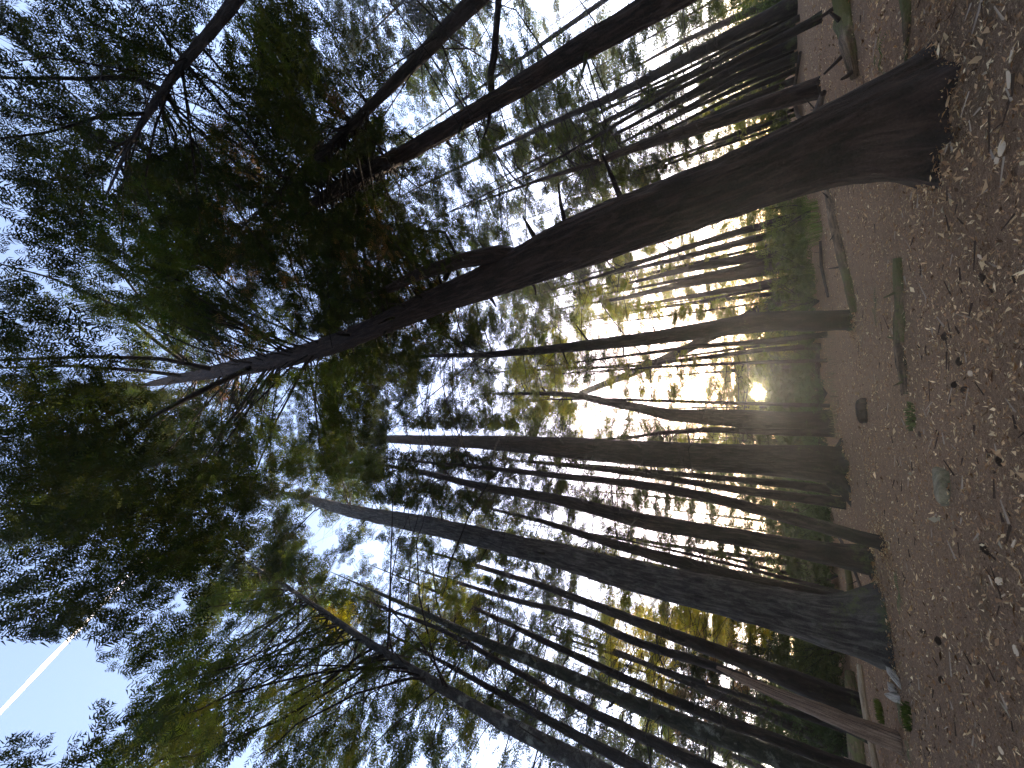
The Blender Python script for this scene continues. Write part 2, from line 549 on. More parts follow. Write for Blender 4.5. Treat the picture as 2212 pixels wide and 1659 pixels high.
T11 = tree([(1868, 1540, 66), (1845, 1523, 62), (1726, 1476, 52), (1646, 1443, 42), (1381, 1345, 27), (1178, 1267, 16), (1042, 1226, 12)],
           'dark', 'dark brown trunk between the grey furrowed trunk and the split pale one', n=48, step=.12, bk=.02, furrow=.1, crown=4.5, cbase=.42)
T13 = tree([(1880, 1600, 26), (1700, 1508, 24), (1550, 1440, 24), (1381, 1392, 22), (1246, 1327, 18), (1110, 1297, 13), (1000, 1262, 9)],
           'dark', 'thin dark trunk rising behind the split pale trunk', n=28, step=.16, bk=.012, crown=3.5, cbase=.4)
T14 = tree([(1646, 1585, 31), (1516, 1541, 28), (1381, 1480, 25), (1212, 1402, 19), (1042, 1321, 11), (960, 1285, 8)],
           'dark', 'black-looking trunk running beside the green mossy trunk', dist=15, n=32, step=.14, bk=.015, crown=4, cbase=.38)
T15 = tree([(1646, 1622, 50), (1516, 1578, 45), (1347, 1510, 38), (1178, 1439, 32), (1042, 1385, 25), (968, 1348, 19), (900, 1317, 14)],
           'mossy', 'smooth green-grey mossy trunk near the bottom edge of the photo', dist=12, n=40, step=.14, bk=.006, furrow=.14, crown=4, cbase=.5)
T16 = tree([(1381, 1588, 32), (1246, 1524, 25), (1097, 1440, 17), (968, 1365, 13), (832, 1314, 8)],
           'dark', 'brown trunk just below the green mossy one, with bare side twigs', dist=13, n=32, step=.14, bk=.015, crown=3.5, cbase=.4)
T17 = tree([(1246, 1639, 56), (1144, 1592, 49), (1097, 1564, 43), (1002, 1514, 36), (866, 1432, 27), (765, 1368, 22), (629, 1273, 14)],
           'pale', 'speckled grey trunk bristling with bare dead twigs, lowest in the photo', dist=8.5, n=48, step=.1, bk=.012, crown=4.5, cbase=.35)
T18 = tree([(1313, 1625, 35), (1178, 1554, 25), (1036, 1473, 16), (917, 1409, 10)],
           'dark', 'dark trunk between the speckled grey trunk and the mossy one', dist=14, n=32, step=.14, bk=.015, crown=3.5, cbase=.35)
T2 = tree([(1400, 25, 84), (1373, 40, 80), (1241, 112, 72), (1142, 176, 63), (1042, 233, 55), (924, 306, 49), (791, 372, 46), (700, 425, 36)],
          'red', 'stout dark brown trunk with a sunlit rim, entering from the top edge of the photo', dist=6.6, n=90, step=.05, bk=.012, furrow=.05, crown=5.5, cbase=.45)
T3 = tree([(1013, 10, 58), (890, 142, 42), (791, 238, 34), (700, 330, 26)],
          'brown', 'trunk with pale underside next to the stout dark one, near the top edge', dist=6.2, n=48, step=.05, bk=.008, crown=4.5, cbase=.45)
T4 = tree([(520, -8, 50), (496, 22, 48), (397, 132, 40), (331, 225, 29), (281, 307, 18), (240, 400, 10)],
          'brown', 'high bending trunk with spreading bare limbs in the top left corner of the photo', dist=5.4, n=40, step=.06, bk=.008, crown=4.5, cbase=.5, ext=2)
# right-hand thin trunks (between the two big dark trunks)
R1 = tree([(1722, 6, 50), (1646, 46, 42), (1472, 132, 30), (1340, 202, 23), (1208, 258, 14), (1075, 321, 10), (924, 394, 6)], 'dark', 'longest thin dark trunk between the two big ones at the top edge', n=32, step=.14, crown=4, cbase=.4)
R2 = tree([(1776, 34, 24), (1657, 99, 21), (1439, 205, 13), (1221, 334, 8), (1100, 395, 5)], 'dark', 'wiry trunk leaning off the mossy log at the top edge', n=20, step=.18, crown=3, cbase=.4)
R3 = tree([(1772, 192, 46), (1723, 205, 46), (1646, 228, 40), (1505, 278, 34), (1373, 317, 25), (1274, 357, 15), (1190, 380, 9)], 'red', 'thick reddish trunk partly hidden behind the flaring root base', n=40, step=.14, bk=.02, crown=4, cbase=.4)
for i, (pp, lb) in enumerate([
    ([(1719, 52, 24), (1591, 108, 17), (1480, 165, 11), (1380, 205, 7)], 'first thin backlit trunk counted from the top edge of the photo'),
    ([(1722, 92, 30), (1591, 146, 22), (1440, 232, 15), (1330, 290, 9)], 'second thin backlit trunk counted from the top edge of the photo'),
    ([(1724, 124, 24), (1591, 174, 18), (1450, 252, 11), (1360, 300, 7)], 'third thin backlit trunk counted from the top edge of the photo'),
    ([(1724, 150, 15), (1591, 205, 12), (1470, 265, 8), (1400, 300, 6)], 'fourth thin backlit trunk, close to the thick reddish one'),
    ([(1726, 246, 10), (1591, 290, 8), (1480, 330, 6), (1400, 360, 4)], 'hair-thin trunk between the thick reddish one and the flaring one'),
    ([(1728, 262, 8), (1600, 302, 7), (1500, 335, 5)], 'fine pole close against the edge of the flaring trunk'),
    ([(1692, 0, 26), (1591, 38, 20), (1470, 92, 12), (1400, 130, 8)], 'thin trunk cut by the top edge beside the stout dark one'),
]):
    tree(pp, 'dark', lb, n=16, step=.25, crown=3.2, cbase=.35, flare=.15, group='thin trunks at the top edge')
for i, (yb, lb) in enumerate([(30, 'dark pole packed between the cut trunk and the first thin backlit one'), (72, 'dark pole packed between the first and second thin backlit trunks'),
                              (108, 'dark pole packed between the second and third thin backlit trunks'), (137, 'dark pole packed between the third and fourth thin backlit trunks'),
                              (172, 'dark pole hidden close behind the thick reddish trunk'), (490, 'dark pole between the sunward thin trunk and the grass tuft'),
                              (546, 'dark pole close beside the trunk in the green grass tuft')]):
    xb = 1712 + .045 * yb; vx, vy = -34 - xb, 922 - yb; q_ = math.hypot(vx, vy); vx /= q_; vy /= q_; w_ = 15 + 3 * (i % 3)
    tree([(xb, yb, w_)] + [(xb + vx * L_, yb + vy * L_ + 3 * math.sin(L_ * .01 + i), w_ * f_) for L_, f_ in ((130, .85), (270, .6), (400, .35))], 'dark', lb, n=14, step=.25, crown=3., cbase=.35, flare=.15, group='dark poles packed among the thin trunks')
for pp, lb, bk_ in [
    ([(1752, 462, 20), (1591, 502, 17), (1440, 548, 12), (1290, 598, 8)], 'thin trunk next to the flaring trunk on its sunward side', 'dark'),
    ([(1738, 527, 34), (1646, 552, 26), (1480, 582, 15), (1373, 608, 7)], 'trunk rising from the bright green grass tuft', 'dark'),
    ([(1738, 566, 30), (1646, 585, 26), (1472, 615, 16), (1340, 645, 9), (1274, 655, 5)], 'tapering pointed dead-topped trunk left of the leaning pole', 'dark'),
    ([(1729, 600, 22), (1646, 615, 18), (1446, 648, 8)], 'short dead snag beside the leaning pole', 'dark'),
    ([(1729, 629, 12), (1646, 637, 10), (1350, 673, 6)], 'thin rod-like snag nearest to the leaning pole', 'dark'),
    ([(1792, 722, 14), (1646, 738, 13), (1500, 748, 10), (1380, 765, 7)], 'thin trunk half behind the slim dark one', 'dark'),
    ([(1776, 748, 13), (1646, 756, 11), (1380, 790, 8), (1130, 800, 5)], 'far straight trunk on the sun side of the slim dark one', 'dark'),
    ([(1815, 1062, 24), (1700, 1046, 19), (1591, 1036, 15), (1420, 1020, 11), (1300, 1008, 8)], 'thin trunk tucked behind the brown one beside the sun', 'brown'),
    ([(1825, 1088, 28), (1700, 1072, 22), (1591, 1058, 18), (1420, 1030, 14), (1300, 1014, 10)], 'second trunk tucked behind the brown one beside the sun', 'brown'),
    ([(1806, 1268, 10), (1591, 1210, 8), (1440, 1176, 6)], 'upper of two whip-thin stems before the grey furrowed trunk', 'dark'),
    ([(1826, 1284, 11), (1591, 1222, 9), (1440, 1186, 6)], 'lower of two whip-thin stems before the grey furrowed trunk', 'dark'),
    ([(1852, 1310, 40), (1650, 1262, 36), (1556, 1238, 34), (1449, 1209, 29), (1313, 1172, 22), (1178, 1128, 12)], 'dark crooked trunk peeping out behind the grey furrowed one', 'dark'),
    ([(1780, 1440, 9), (1646, 1402, 8), (1449, 1348, 6)], 'whip-thin stem among yellow leaves below the grey furrowed trunk', 'dark'),
    ([(1786, 1462, 9), (1646, 1424, 8), (1470, 1370, 6)], 'second whip-thin stem among yellow leaves', 'dark'),
    ([(1846, 1632, 30), (1646, 1540, 24), (1500, 1480, 18), (1340, 1410, 12)], 'dim trunk deep in the shade behind the fallen log', 'dark'),
    ([(1800, 935, 20), (1700, 934, 16), (1530, 928, 13), (1420, 936, 9), (1373, 944, 7)], 'kinked thin trunk between the sun and the straight brown one', 'brown'),
    ([(1792, 878, 9), (1500, 868, 8), (1300, 862, 6)], 'very thin far stem standing before the sun', 'dark'),
    ([(1786, 780, 9), (1600, 784, 8), (1420, 793, 6)], 'thin far stem beyond the long far log', 'dark'),
]:
    tree(pp, bk_, lb, n=16, step=.25, crown=3.2, cbase=.35, flare=.15, group='thin trunks in the middle distance')

# trees whose trunks stand beside and behind the viewer: only their overhanging crowns come into the picture
for x, y, h, cr, lb in [(-3.4, -1.4, 21, 6.5, 'dark overhanging crown coming in over the middle of the left edge'),
                        (2.6, -1.8, 22, 6.0, 'dark overhanging crown coming in over the upper left edge'),
                        (-.6, -3.2, 24, 6.0, 'high overhanging crown at the very left edge')]:
    z = float(gh(x, y))
    P = np.array([[x, y, z - .3], [x, y, z + h * .4], [x + .2, y, z + h * .75], [x + .3, y, z + h]]); Rr = np.array([.34, .26, .14, .02])
    o_ = thing('conifer_tree', lb, 'tree', (x, y, z))
    V, Fs, uv = log_mesh(P, Rr, 40, .1, .012, len(TREES), True, .2, .06)
    mesh_obj('trunk', V, Fs, BARK['brown'], o_, uv=uv)
    TREES.append(dict(o=o_, P=P, r=Rr, B=P[0], H=h, crown=cr, cb=h * .38, d=math.hypot(x, y)))

# ------------------------------------------------------------------ more distant trees (told apart by nothing)
def simple_tree(x, y, h, r, lab, grp, lean=0.):
    z = float(gh(x, y))
    P = np.array([[x, y, z - .2], [x + lean * .3, y, z + h * .35], [x + lean * .7, y, z + h * .7], [x + lean, y, z + h]])
    Rr = np.array([r, r * .8, r * .45, .02])
    T = thing('distant_tree', lab, 'tree', (x, y, z), grp)
    V, Fs, uv = log_mesh(P, Rr, 9, .7, .02, len(TREES), False, .1, .15)
    mesh_obj('trunk', V, Fs, BARK['dark'], T, uv=uv)
    TREES.append(dict(o=T, P=P, r=Rr, B=P[0], H=h, crown=3.5, cb=h * .12, d=math.hypot(x, y)))


rs = random.Random(11)
cnt = 0
while cnt < 115:
    az = math.radians(rs.uniform(-62, 60)); d = rs.uniform(22, 75)
    x, y = d * math.sin(az), d * math.cos(az)
    sd = abs((az - SUN_AZ + math.pi) % (2 * math.pi) - math.pi) * d
    if sd < .7:
        continue
    if any(math.hypot(x - t['B'][0], y - t['B'][1]) < 1.5 for t in TREES):
        continue
    simple_tree(x, y, rs.uniform(16, 27), rs.uniform(.07, .2), 'slender far tree in the backlit wood behind the nearer trunks', 'far trees of the backlit wood', rs.uniform(-.8, .8))
    cnt += 1

# ------------------------------------------------------------------ foliage
# how much of each 1/32 x 1/24 field of the picture is leaf (0-9), read off the photograph; rows run down the picture
DENS = [
    "55566538 88666643 32225556 55".replace(" ", ""),
    "44557624 98666544 43453544 55".replace(" ", ""),
    "55544437 99776544 65555444 55".replace(" ", ""),
    "54654336 98682233 78545444 55".replace(" ", ""),
    "56766777 79785457 88886534 55".replace(" ", ""),
    "65779988 88895443 57988545 55".replace(" ", ""),
    "46878996 89986644 43656555 55".replace(" ", ""),
    "35778999 98999866 33345434 66".replace(" ", ""),
    "35437987 88988855 76676555 66".replace(" ", ""),
    "66458998 46999955 76886776 66".replace(" ", ""),
    "66533786 46998875 75532226 66".replace(" ", ""),
    "77544465 66999555 77455445 66".replace(" ", ""),
    "88998766 34886345 77234332 56".replace(" ", ""),
    "69998887 75985556 75456666 77".replace(" ", ""),
    "79999898 68996566 54446777 77".replace(" ", ""),
    "99999989 75567766 56555557 77".replace(" ", ""),
    "98988977 64344445 54344455 77".replace(" ", ""),
    "54678997 96314356 46554455 77".replace(" ", ""),
    "45666597 77753576 46355556 77".replace(" ", ""),
    "55445565 66873776 45567998 88".replace(" ", ""),
    "00015656 56577665 44578887 88".replace(" ", ""),
    "00002776 56567776 65447877 88".replace(" ", ""),
    "00038994 67764456 75447677 88".replace(" ", ""),
    "63588983 67878532 36777777 88".replace(" ", ""),
]
# leaf colour: d dark conifer green, g mid green, y yellow-green and Y autumn yellow with sunlight painted in, b dry brown
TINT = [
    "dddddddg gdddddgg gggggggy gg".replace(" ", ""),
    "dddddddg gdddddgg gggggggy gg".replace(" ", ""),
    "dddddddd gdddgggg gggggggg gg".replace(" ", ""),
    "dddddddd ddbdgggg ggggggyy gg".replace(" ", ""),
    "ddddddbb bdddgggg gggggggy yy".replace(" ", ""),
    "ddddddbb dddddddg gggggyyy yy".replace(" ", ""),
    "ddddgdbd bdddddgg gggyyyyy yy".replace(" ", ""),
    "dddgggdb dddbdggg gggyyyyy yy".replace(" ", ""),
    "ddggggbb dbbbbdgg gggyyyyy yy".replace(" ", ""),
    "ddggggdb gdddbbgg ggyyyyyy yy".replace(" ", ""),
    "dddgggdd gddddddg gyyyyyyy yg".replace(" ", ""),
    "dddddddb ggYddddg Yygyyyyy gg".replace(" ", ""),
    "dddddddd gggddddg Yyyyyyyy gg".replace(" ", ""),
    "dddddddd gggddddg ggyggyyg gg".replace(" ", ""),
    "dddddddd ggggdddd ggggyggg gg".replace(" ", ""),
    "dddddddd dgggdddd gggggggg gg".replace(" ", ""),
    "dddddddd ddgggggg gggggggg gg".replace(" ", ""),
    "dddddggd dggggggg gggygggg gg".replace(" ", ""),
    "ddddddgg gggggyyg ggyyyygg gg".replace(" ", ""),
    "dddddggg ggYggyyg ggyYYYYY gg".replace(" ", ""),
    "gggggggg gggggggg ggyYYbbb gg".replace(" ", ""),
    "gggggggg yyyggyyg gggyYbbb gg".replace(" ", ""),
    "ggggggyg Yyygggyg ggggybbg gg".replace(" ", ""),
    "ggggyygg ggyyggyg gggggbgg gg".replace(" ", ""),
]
# corrections found when the render was laid beside the photograph: (row, column, value)
DENS = [list(r_) for r_ in DENS]
TINT = [list(r_) for r_ in TINT]
for r_, c_, v_ in [(3, 12, 1), (3, 13, 2), (9, 24, 7), (9, 25, 7), (10, 24, 7), (10, 25, 7), (11, 22, 6), (11, 23, 9), (11, 24, 9), (11, 25, 8), (12, 22, 6), (12, 23, 9), (12, 24, 9), (12, 25, 7),
                   (13, 22, 8), (13, 23, 9), (13, 24, 9), (13, 25, 8), (14, 22, 7), (14, 23, 7), (14, 24, 8), (14, 25, 8)]:
    DENS[r_][c_] = str(v_)
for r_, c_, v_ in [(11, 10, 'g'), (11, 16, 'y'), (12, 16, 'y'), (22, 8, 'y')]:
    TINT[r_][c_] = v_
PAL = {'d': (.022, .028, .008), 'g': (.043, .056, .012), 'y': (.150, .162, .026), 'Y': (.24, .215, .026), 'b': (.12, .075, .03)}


def spray_template(seed):
    r = np.random.default_rng(seed)
    V = []; Q = []

    def kite(a, dirv, ln, wd):
        p = np.array([-dirv[1], dirv[0], 0])
        dz = r.normal(0, .05)
        b = len(V)
        V.extend([a - p * wd * .62 + dirv * ln * .18, a + p * wd * .62, a + dirv * ln + [0, 0, dz - .04]])
        Q.append([b, b + 1, b + 2])
    n = 5
    for i in range(n):
        t = .08 + .84 * i / (n - 1)
        for s in (-1, 1):
            if r.random() < .08:
                continue
            a = np.array([t + r.normal(0, .02), s * .01, -.10 * t * t])
            an = s * math.radians(r.uniform(38, 66))
            ln = (.52 * (1 - t) ** .7 + .16) * r.uniform(.75, 1.15)
            kite(a, np.array([math.cos(an), math.sin(an), 0.]), ln, .082 * r.uniform(.8, 1.25))
    kite(np.array([.80, 0, -.07]), np.array([1., 0, 0]), .32, .07)
    V = np.array(V, float); Q = np.array(Q)
    ar = 0
    for q in Q:
        a, b, c = V[q]; ar += .5 * np.linalg.norm(np.cross(c - a, b - a))
    return V, Q, ar


TPL = [spray_template(s) for s in range(4)]
TAREA = np.mean([t[2] for t in TPL])
VISA = np.array(VIS)


def hits_trunk(xy, dep):
    """leaf in front of a trunk that the photograph shows bare"""
    bad = np.zeros(len(xy), bool)
    for x1, y1, x2, y2, hw, d in VISA:
        if hw < 6:
            continue
        v = np.array([x2 - x1, y2 - y1]); L2 = v @ v + 1e-9
        t = np.clip(((xy[:, 0] - x1) * v[0] + (xy[:, 1] - y1) * v[1]) / L2, 0, 1)
        dist = np.hypot(xy[:, 0] - x1 - t * v[0], xy[:, 1] - y1 - t * v[1])
        bad |= (dist < hw + 10) & (dep < d + .5)
    return bad


for t in TREES:
    t['sp'] = []      # sprays: pos, dir, nrm, size, tint
    t['br'] = []      # branch polylines
CW = SW / 32
tb = np.array([t['B'] for t in TREES]); 
td = np.array([t['d'] for t in TREES])
taz = np.arctan2(tb[:, 0], tb[:, 1])
rg = np.random.default_rng(5)


def axis_at(t, z):
    P = t['P']
    return np.array([np.interp(z, P[:, 2], P[:, 0]), np.interp(z, P[:, 2], P[:, 1]), z])


NS = 48
AX = []
for t in TREES:
    zz = np.linspace(max(.5, t['cb'] if t['d'] < 26 else .5), t['H'], NS)
    P_ = t['P']
    AX.append(np.stack([np.interp(zz, P_[:, 2], P_[:, 0]), np.interp(zz, P_[:, 2], P_[:, 1]), zz], 1))
AX = np.array(AX)
ZL = AX[:, 0, 2]; ZH = AX[:, -1, 2]
CR = np.array([t['crown'] for t in TREES])


def pick(x, y, wide=1.0):
    d = ray(x, y)
    V = AX - CAM
    s = np.maximum(V @ d, .5)
    Pt = CAM + s[..., None] * d
    df = Pt - AX
    hd = np.hypot(df[..., 0], df[..., 1]); e = np.hypot(hd, df[..., 2])
    k_ = np.argmin(e, axis=1); ar = np.arange(len(TREES))
    off = e[ar, k_]; P = Pt[ar, k_]
    rel = (P[:, 2] - ZL) / (ZH - ZL + .01)
    lim = CR * wide * np.clip(1.9 * (1.04 - rel), .22, 1.0)
    ok = (off < lim) & (P[:, 2] > ZL - .3) & (P[:, 2] < ZH + .5)
    idx = np.nonzero(ok)[0]
    return [(i, s[i, k_[i]], off[i], math.exp(-off[i] / 2.2)) for i in idx], d


stat = 0; fails = 0; lack = {}
for row in range(24):
    for cl in range(26):
        dv = int(DENS[row][cl]) / 9.0
        if dv <= 0:
            continue
        if cl >= 13 and .3 < dv < .85 and not (9 <= row <= 12 and cl in (19, 20, 21, 22)):
            dv += .09          # the fields between the trunks are finely veiled
        cov = min(.965, dv ** 1.05 * .985)
        need = -math.log(1 - cov) * CW * CW * .95
        tries = 0
        while need > 0 and tries < 220:
            tries += 1
            x = (cl + rg.random()) * CW; y = (row + rg.random()) * CW
            c, d = pick(x, y, 1.0 if tries < 30 else 1.6)
            if not c:
                fails += 1
                continue
            w = np.array([q[3] for q in c]); w /= w.sum()
            i, s, off, _ = c[rg.choice(len(c), p=w)]
            t = TREES[i]
            lim = math.sqrt(max(.1, t['crown'] ** 2 - off ** 2))
            hd = math.hypot(d[0], d[1])
            s = s + rg.normal(0, .38) * min(lim, 3.0) / max(hd, .35)
            if s < 3.5:
                continue
            Pc = CAM + d * s
            if Pc[2] < .4 or Pc[2] > t['H'] + 1.5:
                continue
            a = axis_at(t, min(Pc[2], t['H'] - .2))
            outv = Pc - a; outv[2] = 0
            L = np.linalg.norm(outv)
            outv = outv / L if L > .05 else np.array([1., 0, 0])
            depth = (Pc - CAM) @ F
            dist = np.linalg.norm(Pc - CAM)
            size = min(max(.0168 * dist, .12), 1.0) * rg.uniform(.8, 1.25)
            pr = max(.45, .030 * dist) * rg.uniform(.7, 1.3)      # pad radius
            ns = int(rg.integers(22, 46))
            # positions on a flat drooping pad stretched along the branch
            e = rg.normal(0, .5, (ns, 3))
            side = np.array([-outv[1], outv[0], 0])
            pos = Pc + outv * (e[:, :1] * pr * 1.15) + side * (e[:, 1:2] * pr * .8) + np.array([0, 0, 1.]) * (e[:, 2:] * pr * .20 - np.abs(e[:, :1]) * .10 * pr)
            xy, z = proj(pos)
            gx = np.clip((xy[:, 0] / CW).astype(int), 0, 25); gy = np.clip((xy[:, 1] / CW).astype(int), 0, 23)
            dl = np.array([int(DENS[b_][a_]) for a_, b_ in zip(gx, gy)]) / 9.0
            keep = (rg.random(ns) < np.clip(dl / max(dv, .1), 0, 1) ** 1.3) & (z > 1.0) & (pos[:, 2] > .3)
            dpl = np.hypot(pos[:, 0], pos[:, 1])
            keep &= ~hits_trunk(xy, dpl)
            keep &= np.linalg.norm(pos - CAM, axis=1) > 5.0
            # the gap the sun shines through
            sv = (pos - CAM); sv /= np.linalg.norm(sv, axis=1)[:, None]
            keep &= (sv @ SUND) < math.cos(math.radians(1.0))
            if not keep.any():
                continue
            pos = pos[keep]; m_ = len(pos)
            dirs = outv + side * rg.normal(0, .75, (m_, 1)) + np.array([0, 0, 1.]) * rg.normal(-.25, .28, (m_, 1))
            dirs /= np.linalg.norm(dirs, axis=1)[:, None]
            up = np.array([0, 0, 1.]) + rg.normal(0, .38, (m_, 3))
            sz = size * rg.uniform(.7, 1.3, m_)
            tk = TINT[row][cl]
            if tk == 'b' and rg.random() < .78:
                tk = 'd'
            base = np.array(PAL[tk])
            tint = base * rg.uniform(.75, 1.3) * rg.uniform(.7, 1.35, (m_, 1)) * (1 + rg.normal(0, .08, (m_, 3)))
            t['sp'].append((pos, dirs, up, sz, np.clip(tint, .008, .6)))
            stat += m_
            un = up / np.linalg.norm(up, axis=1)[:, None]
            vv = pos - CAM
            need -= float(np.sum(TAREA * sz ** 2 * np.abs(np.sum(un * vv, axis=1)) / np.maximum(vv @ F, .8) ** 3) * SF * SF * .475)
            lack[(row, cl)] = max(need, 0)
            # the branch that carries the pad
            if .3 < L < 4.2 and rg.random() < .42:
                z0 = Pc[2] - L * rg.uniform(-.05, .45)
                if z0 < t['cb']:
                    continue
                a0 = axis_at(t, min(z0, t['H'] - .3))
                mid = (a0 + Pc) / 2 + np.array([0, 0, L * .07]) + rg.normal(0, .05 * L, 3)
                q1 = (a0 * .56 + mid * .62 - Pc * .18); q2 = (Pc * .56 + mid * .62 - a0 * .18)
                tip = Pc + outv * pr * .6 - np.array([0, 0, .1 * pr])
                bp_ = np.array([a0, q1, mid, q2, Pc, tip])
                u_ = np.linspace(0, 5, 26)
                bx, bz = proj(np.stack([np.interp(u_, np.arange(6), bp_[:, j]) for j in range(3)], 1))
                inn = (bx[:, 0] > 0) & (bx[:, 0] < SW * .8) & (bx[:, 1] > 0) & (bx[:, 1] < SH) & (bz > 0)
                if not any(DENS[int(b_ / CW)][int(a_ / CW)] in '012' for a_, b_ in bx[inn]) and (not inn.any() or bz[inn].min() > 3.5):
                    t['br'].append((bp_, min(.006 + .0075 * L, .035)))
print('sprays', stat, 'fails', fails, {k_: round(v) for k_, v in lack.items() if v > 1500})

for t in TREES:
    if t['sp']:
        pos = np.concatenate([s[0] for s in t['sp']]); dr = np.concatenate([s[1] for s in t['sp']]); up = np.concatenate([s[2] for s in t['sp']])
        sz = np.concatenate([s[3] for s in t['sp']]); ti = np.concatenate([s[4] for s in t['sp']])
        N = len(pos)
        sx = dr
        syv = np.cross(up, sx); syv /= np.linalg.norm(syv, axis=1)[:, None] + 1e-9
        szv = np.cross(sx, syv)
        M = np.stack([sx, syv, szv], 2) * sz[:, None, None]
        VV = []; FF = []; CC = []; off = 0
        which = rg.integers(0, len(TPL), N)
        for k_, (tv, tq, _) in enumerate(TPL):
            s_ = which == k_
            nk = int(s_.sum())
            if not nk:
                continue
            v = np.einsum('nij,kj->nki', M[s_], tv) + pos[s_][:, None, :] - sx[s_][:, None, :] * (sz[s_] * .5)[:, None, None]
            VV.append(v.reshape(-1, 3))
            FF.append((tq[None] + (np.arange(nk) * len(tv))[:, None, None]).reshape(-1, 3) + off)
            CC.append(np.repeat(ti[s_], len(tv), axis=0))
            off += nk * len(tv)
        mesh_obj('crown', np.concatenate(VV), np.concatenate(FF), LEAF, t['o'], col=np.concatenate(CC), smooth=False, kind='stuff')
    # bare dead twigs low on the trunk, and the carrying branches
    br = t['br'] if t['d'] > 4.5 else []
    if 4.5 < t['d'] < 24:
        H = t['H']; nb = {True: 90, False: 64}[t is T17 or t is T16]
        for _ in range(nb):
            z0 = rg.uniform(.14, .85) * H
            if z0 < 2.5:
                continue
            a0 = axis_at(t, z0); az = rg.uniform(0, 2 * np.pi); L = rg.uniform(.4, 2.4)
            o_ = np.array([math.cos(az), math.sin(az), rg.uniform(-.25, .35)])
            b1 = a0 + o_ * L * .5 + rg.normal(0, .05 * L, 3); b2 = a0 + o_ * L + rg.normal(0, .1 * L, 3) - np.array([0, 0, .1 * L])
            br.append((np.array([a0, b1, b2]), .003 + .005 * L))
            br.append((np.array([b1, b1 + rg.normal(0, .22 * L, 3), b1 + o_ * .3 * L + rg.normal(0, .3 * L, 3)]), .002 + .003 * L))
    if br:
        VV = []; FF = []; off = 0
        for P, r0 in br:
            rr = np.linspace(1, .25, len(P)) * max(r0, .0007 * t['d'])
            v, f = tube_arrays(P, rr, 4)
            VV.append(v); FF.append(f + off); off += len(v)
        V = np.concatenate(VV)
        mesh_obj('branchwork', V, np.concatenate(FF), BARK['dark'], t['o'], uv=np.stack([V[:, 0], V[:, 2]], 1), kind='stuff')


# ------------------------------------------------------------------ limbs that can be told apart
def limb(t, px, bark='red', name='limb', rise=None):
    """a limb drawn from measured points, in the plane of its trunk"""
    B = t['B']; n = np.array([B[0], B[1], 0.]); n /= np.linalg.norm(n)
    P = []; r = []
    for x, y, w, dd in px:
        d = ray(x, y); s = (n @ (B + n * dd - CAM)) / (n @ d)
        if rise is not None and P:       # spreading limbs keep near the height where they leave the trunk
            s = (P[0][2] + rise * len(P) - CAM[2]) / d[2]
        p = CAM + d * s
        P.append(p); r.append(w / 2 / SF * ((p - CAM) @ F))
    V, Fs, uv = log_mesh(np.array(P), np.array(r), 8, .16, .004, len(px), True, 0, .05)
    return mesh_obj(name, V, Fs, BARK[bark], t['o'], uv=uv)


limb(T1, [(1120, 560, 46, 0), (1080, 548, 40, -.1), (1000, 562, 34, -.2), (907, 591, 28, -.3), (840, 625, 20, -.4), (760, 650, 10, -.5)], 'red')
limb(T2, [(1065, 205, 14, 0), (1058, 172, 16, .2), (1068, 120, 16, .4), (1072, 60, 15, .6), (1078, -10, 15, .8)], 'dark')
for px in [[(560, 786, 14, 0), (440, 842, 13, -.3), (330, 900, 11, -.6), (270, 960, 9, -.8), (180, 1000, 7, -1), (60, 1060, 5, -1.3)],
           [(470, 800, 12, 0), (350, 775, 9, -.2), (200, 770, 8, -.4), (0, 778, 6, -.7)],
           [(430, 806, 10, 0), (340, 740, 8, -.3), (250, 660, 7, -.6), (110, 600, 5, -.9), (0, 570, 4, -1.1)],
           [(400, 812, 9, 0), (300, 800, 8, -.3), (150, 790, 6, -.6), (0, 795, 5, -.9)],
           [(440, 805, 9, 0), (380, 760, 7, .3), (330, 680, 6, .5), (270, 600, 5, .7), (200, 540, 4, .9)],
           [(520, 795, 9, 0), (500, 850, 8, .2), (520, 900, 6, .4), (505, 960, 5, .6)],
           [(960, 605, 12, 0), (985, 550, 8, .2), (960, 500, 7, .4), (800, 498, 4, .6)]]:
    limb(T1, px, 'dark', rise=None if px[0][0] > 900 else .25)
for px in [[(350, 195, 14, 0), (290, 168, 12, -.1), (180, 170, 9, -.3), (0, 168, 6, -.5)],
           [(390, 140, 10, 0), (320, 110, 8, -.2), (200, 50, 6, -.5), (120, -10, 5, -.7)],
           [(318, 245, 9, 0), (220, 250, 8, -.2), (110, 285, 6, -.4), (0, 300, 5, -.6)],
           [(340, 215, 8, 0), (380, 290, 6, .3), (375, 400, 5, .5)],
           [(430, 95, 7, 0), (520, 200, 5, .4), (590, 300, 4, .7)]]:
    limb(T4, px, 'dark', rise=.25)

# roots spreading from the big trunks, and broken stubs on them
def roots(t, k, ln, seed):
    r = np.random.default_rng(seed); B = t['B']; r0 = t['r'][0]
    for i in range(k):
        a = 2 * np.pi * (i + r.uniform(-.25, .25)) / k
        o_ = np.array([math.cos(a), math.sin(a), 0]); sd = np.array([-o_[1], o_[0], 0]) * r.normal(0, .15)
        L_ = ln * r.uniform(.7, 1.3)
        pts = []
        for u, hgt in ((.45, .55), (.8, .26), (1.15, .07), (1.6, -.06), (2.1, -.2)):
            p = B + (o_ + sd * (u - .5)) * r0 * (1 + (u - 1) * L_)
            p[2] = float(gh(p[0], p[1])) + hgt * r0 * 1.1
            pts.append(p)
        v, f, uv = log_mesh(np.array(pts), np.array([.38, .36, .30, .22, .13]) * r0 * r.uniform(.8, 1.15), 22, .03, .008, i + seed, True, 0, .04)
        mesh_obj('root', v, f, t['o'].children[0].data.materials[0], t['o'], uv=uv)


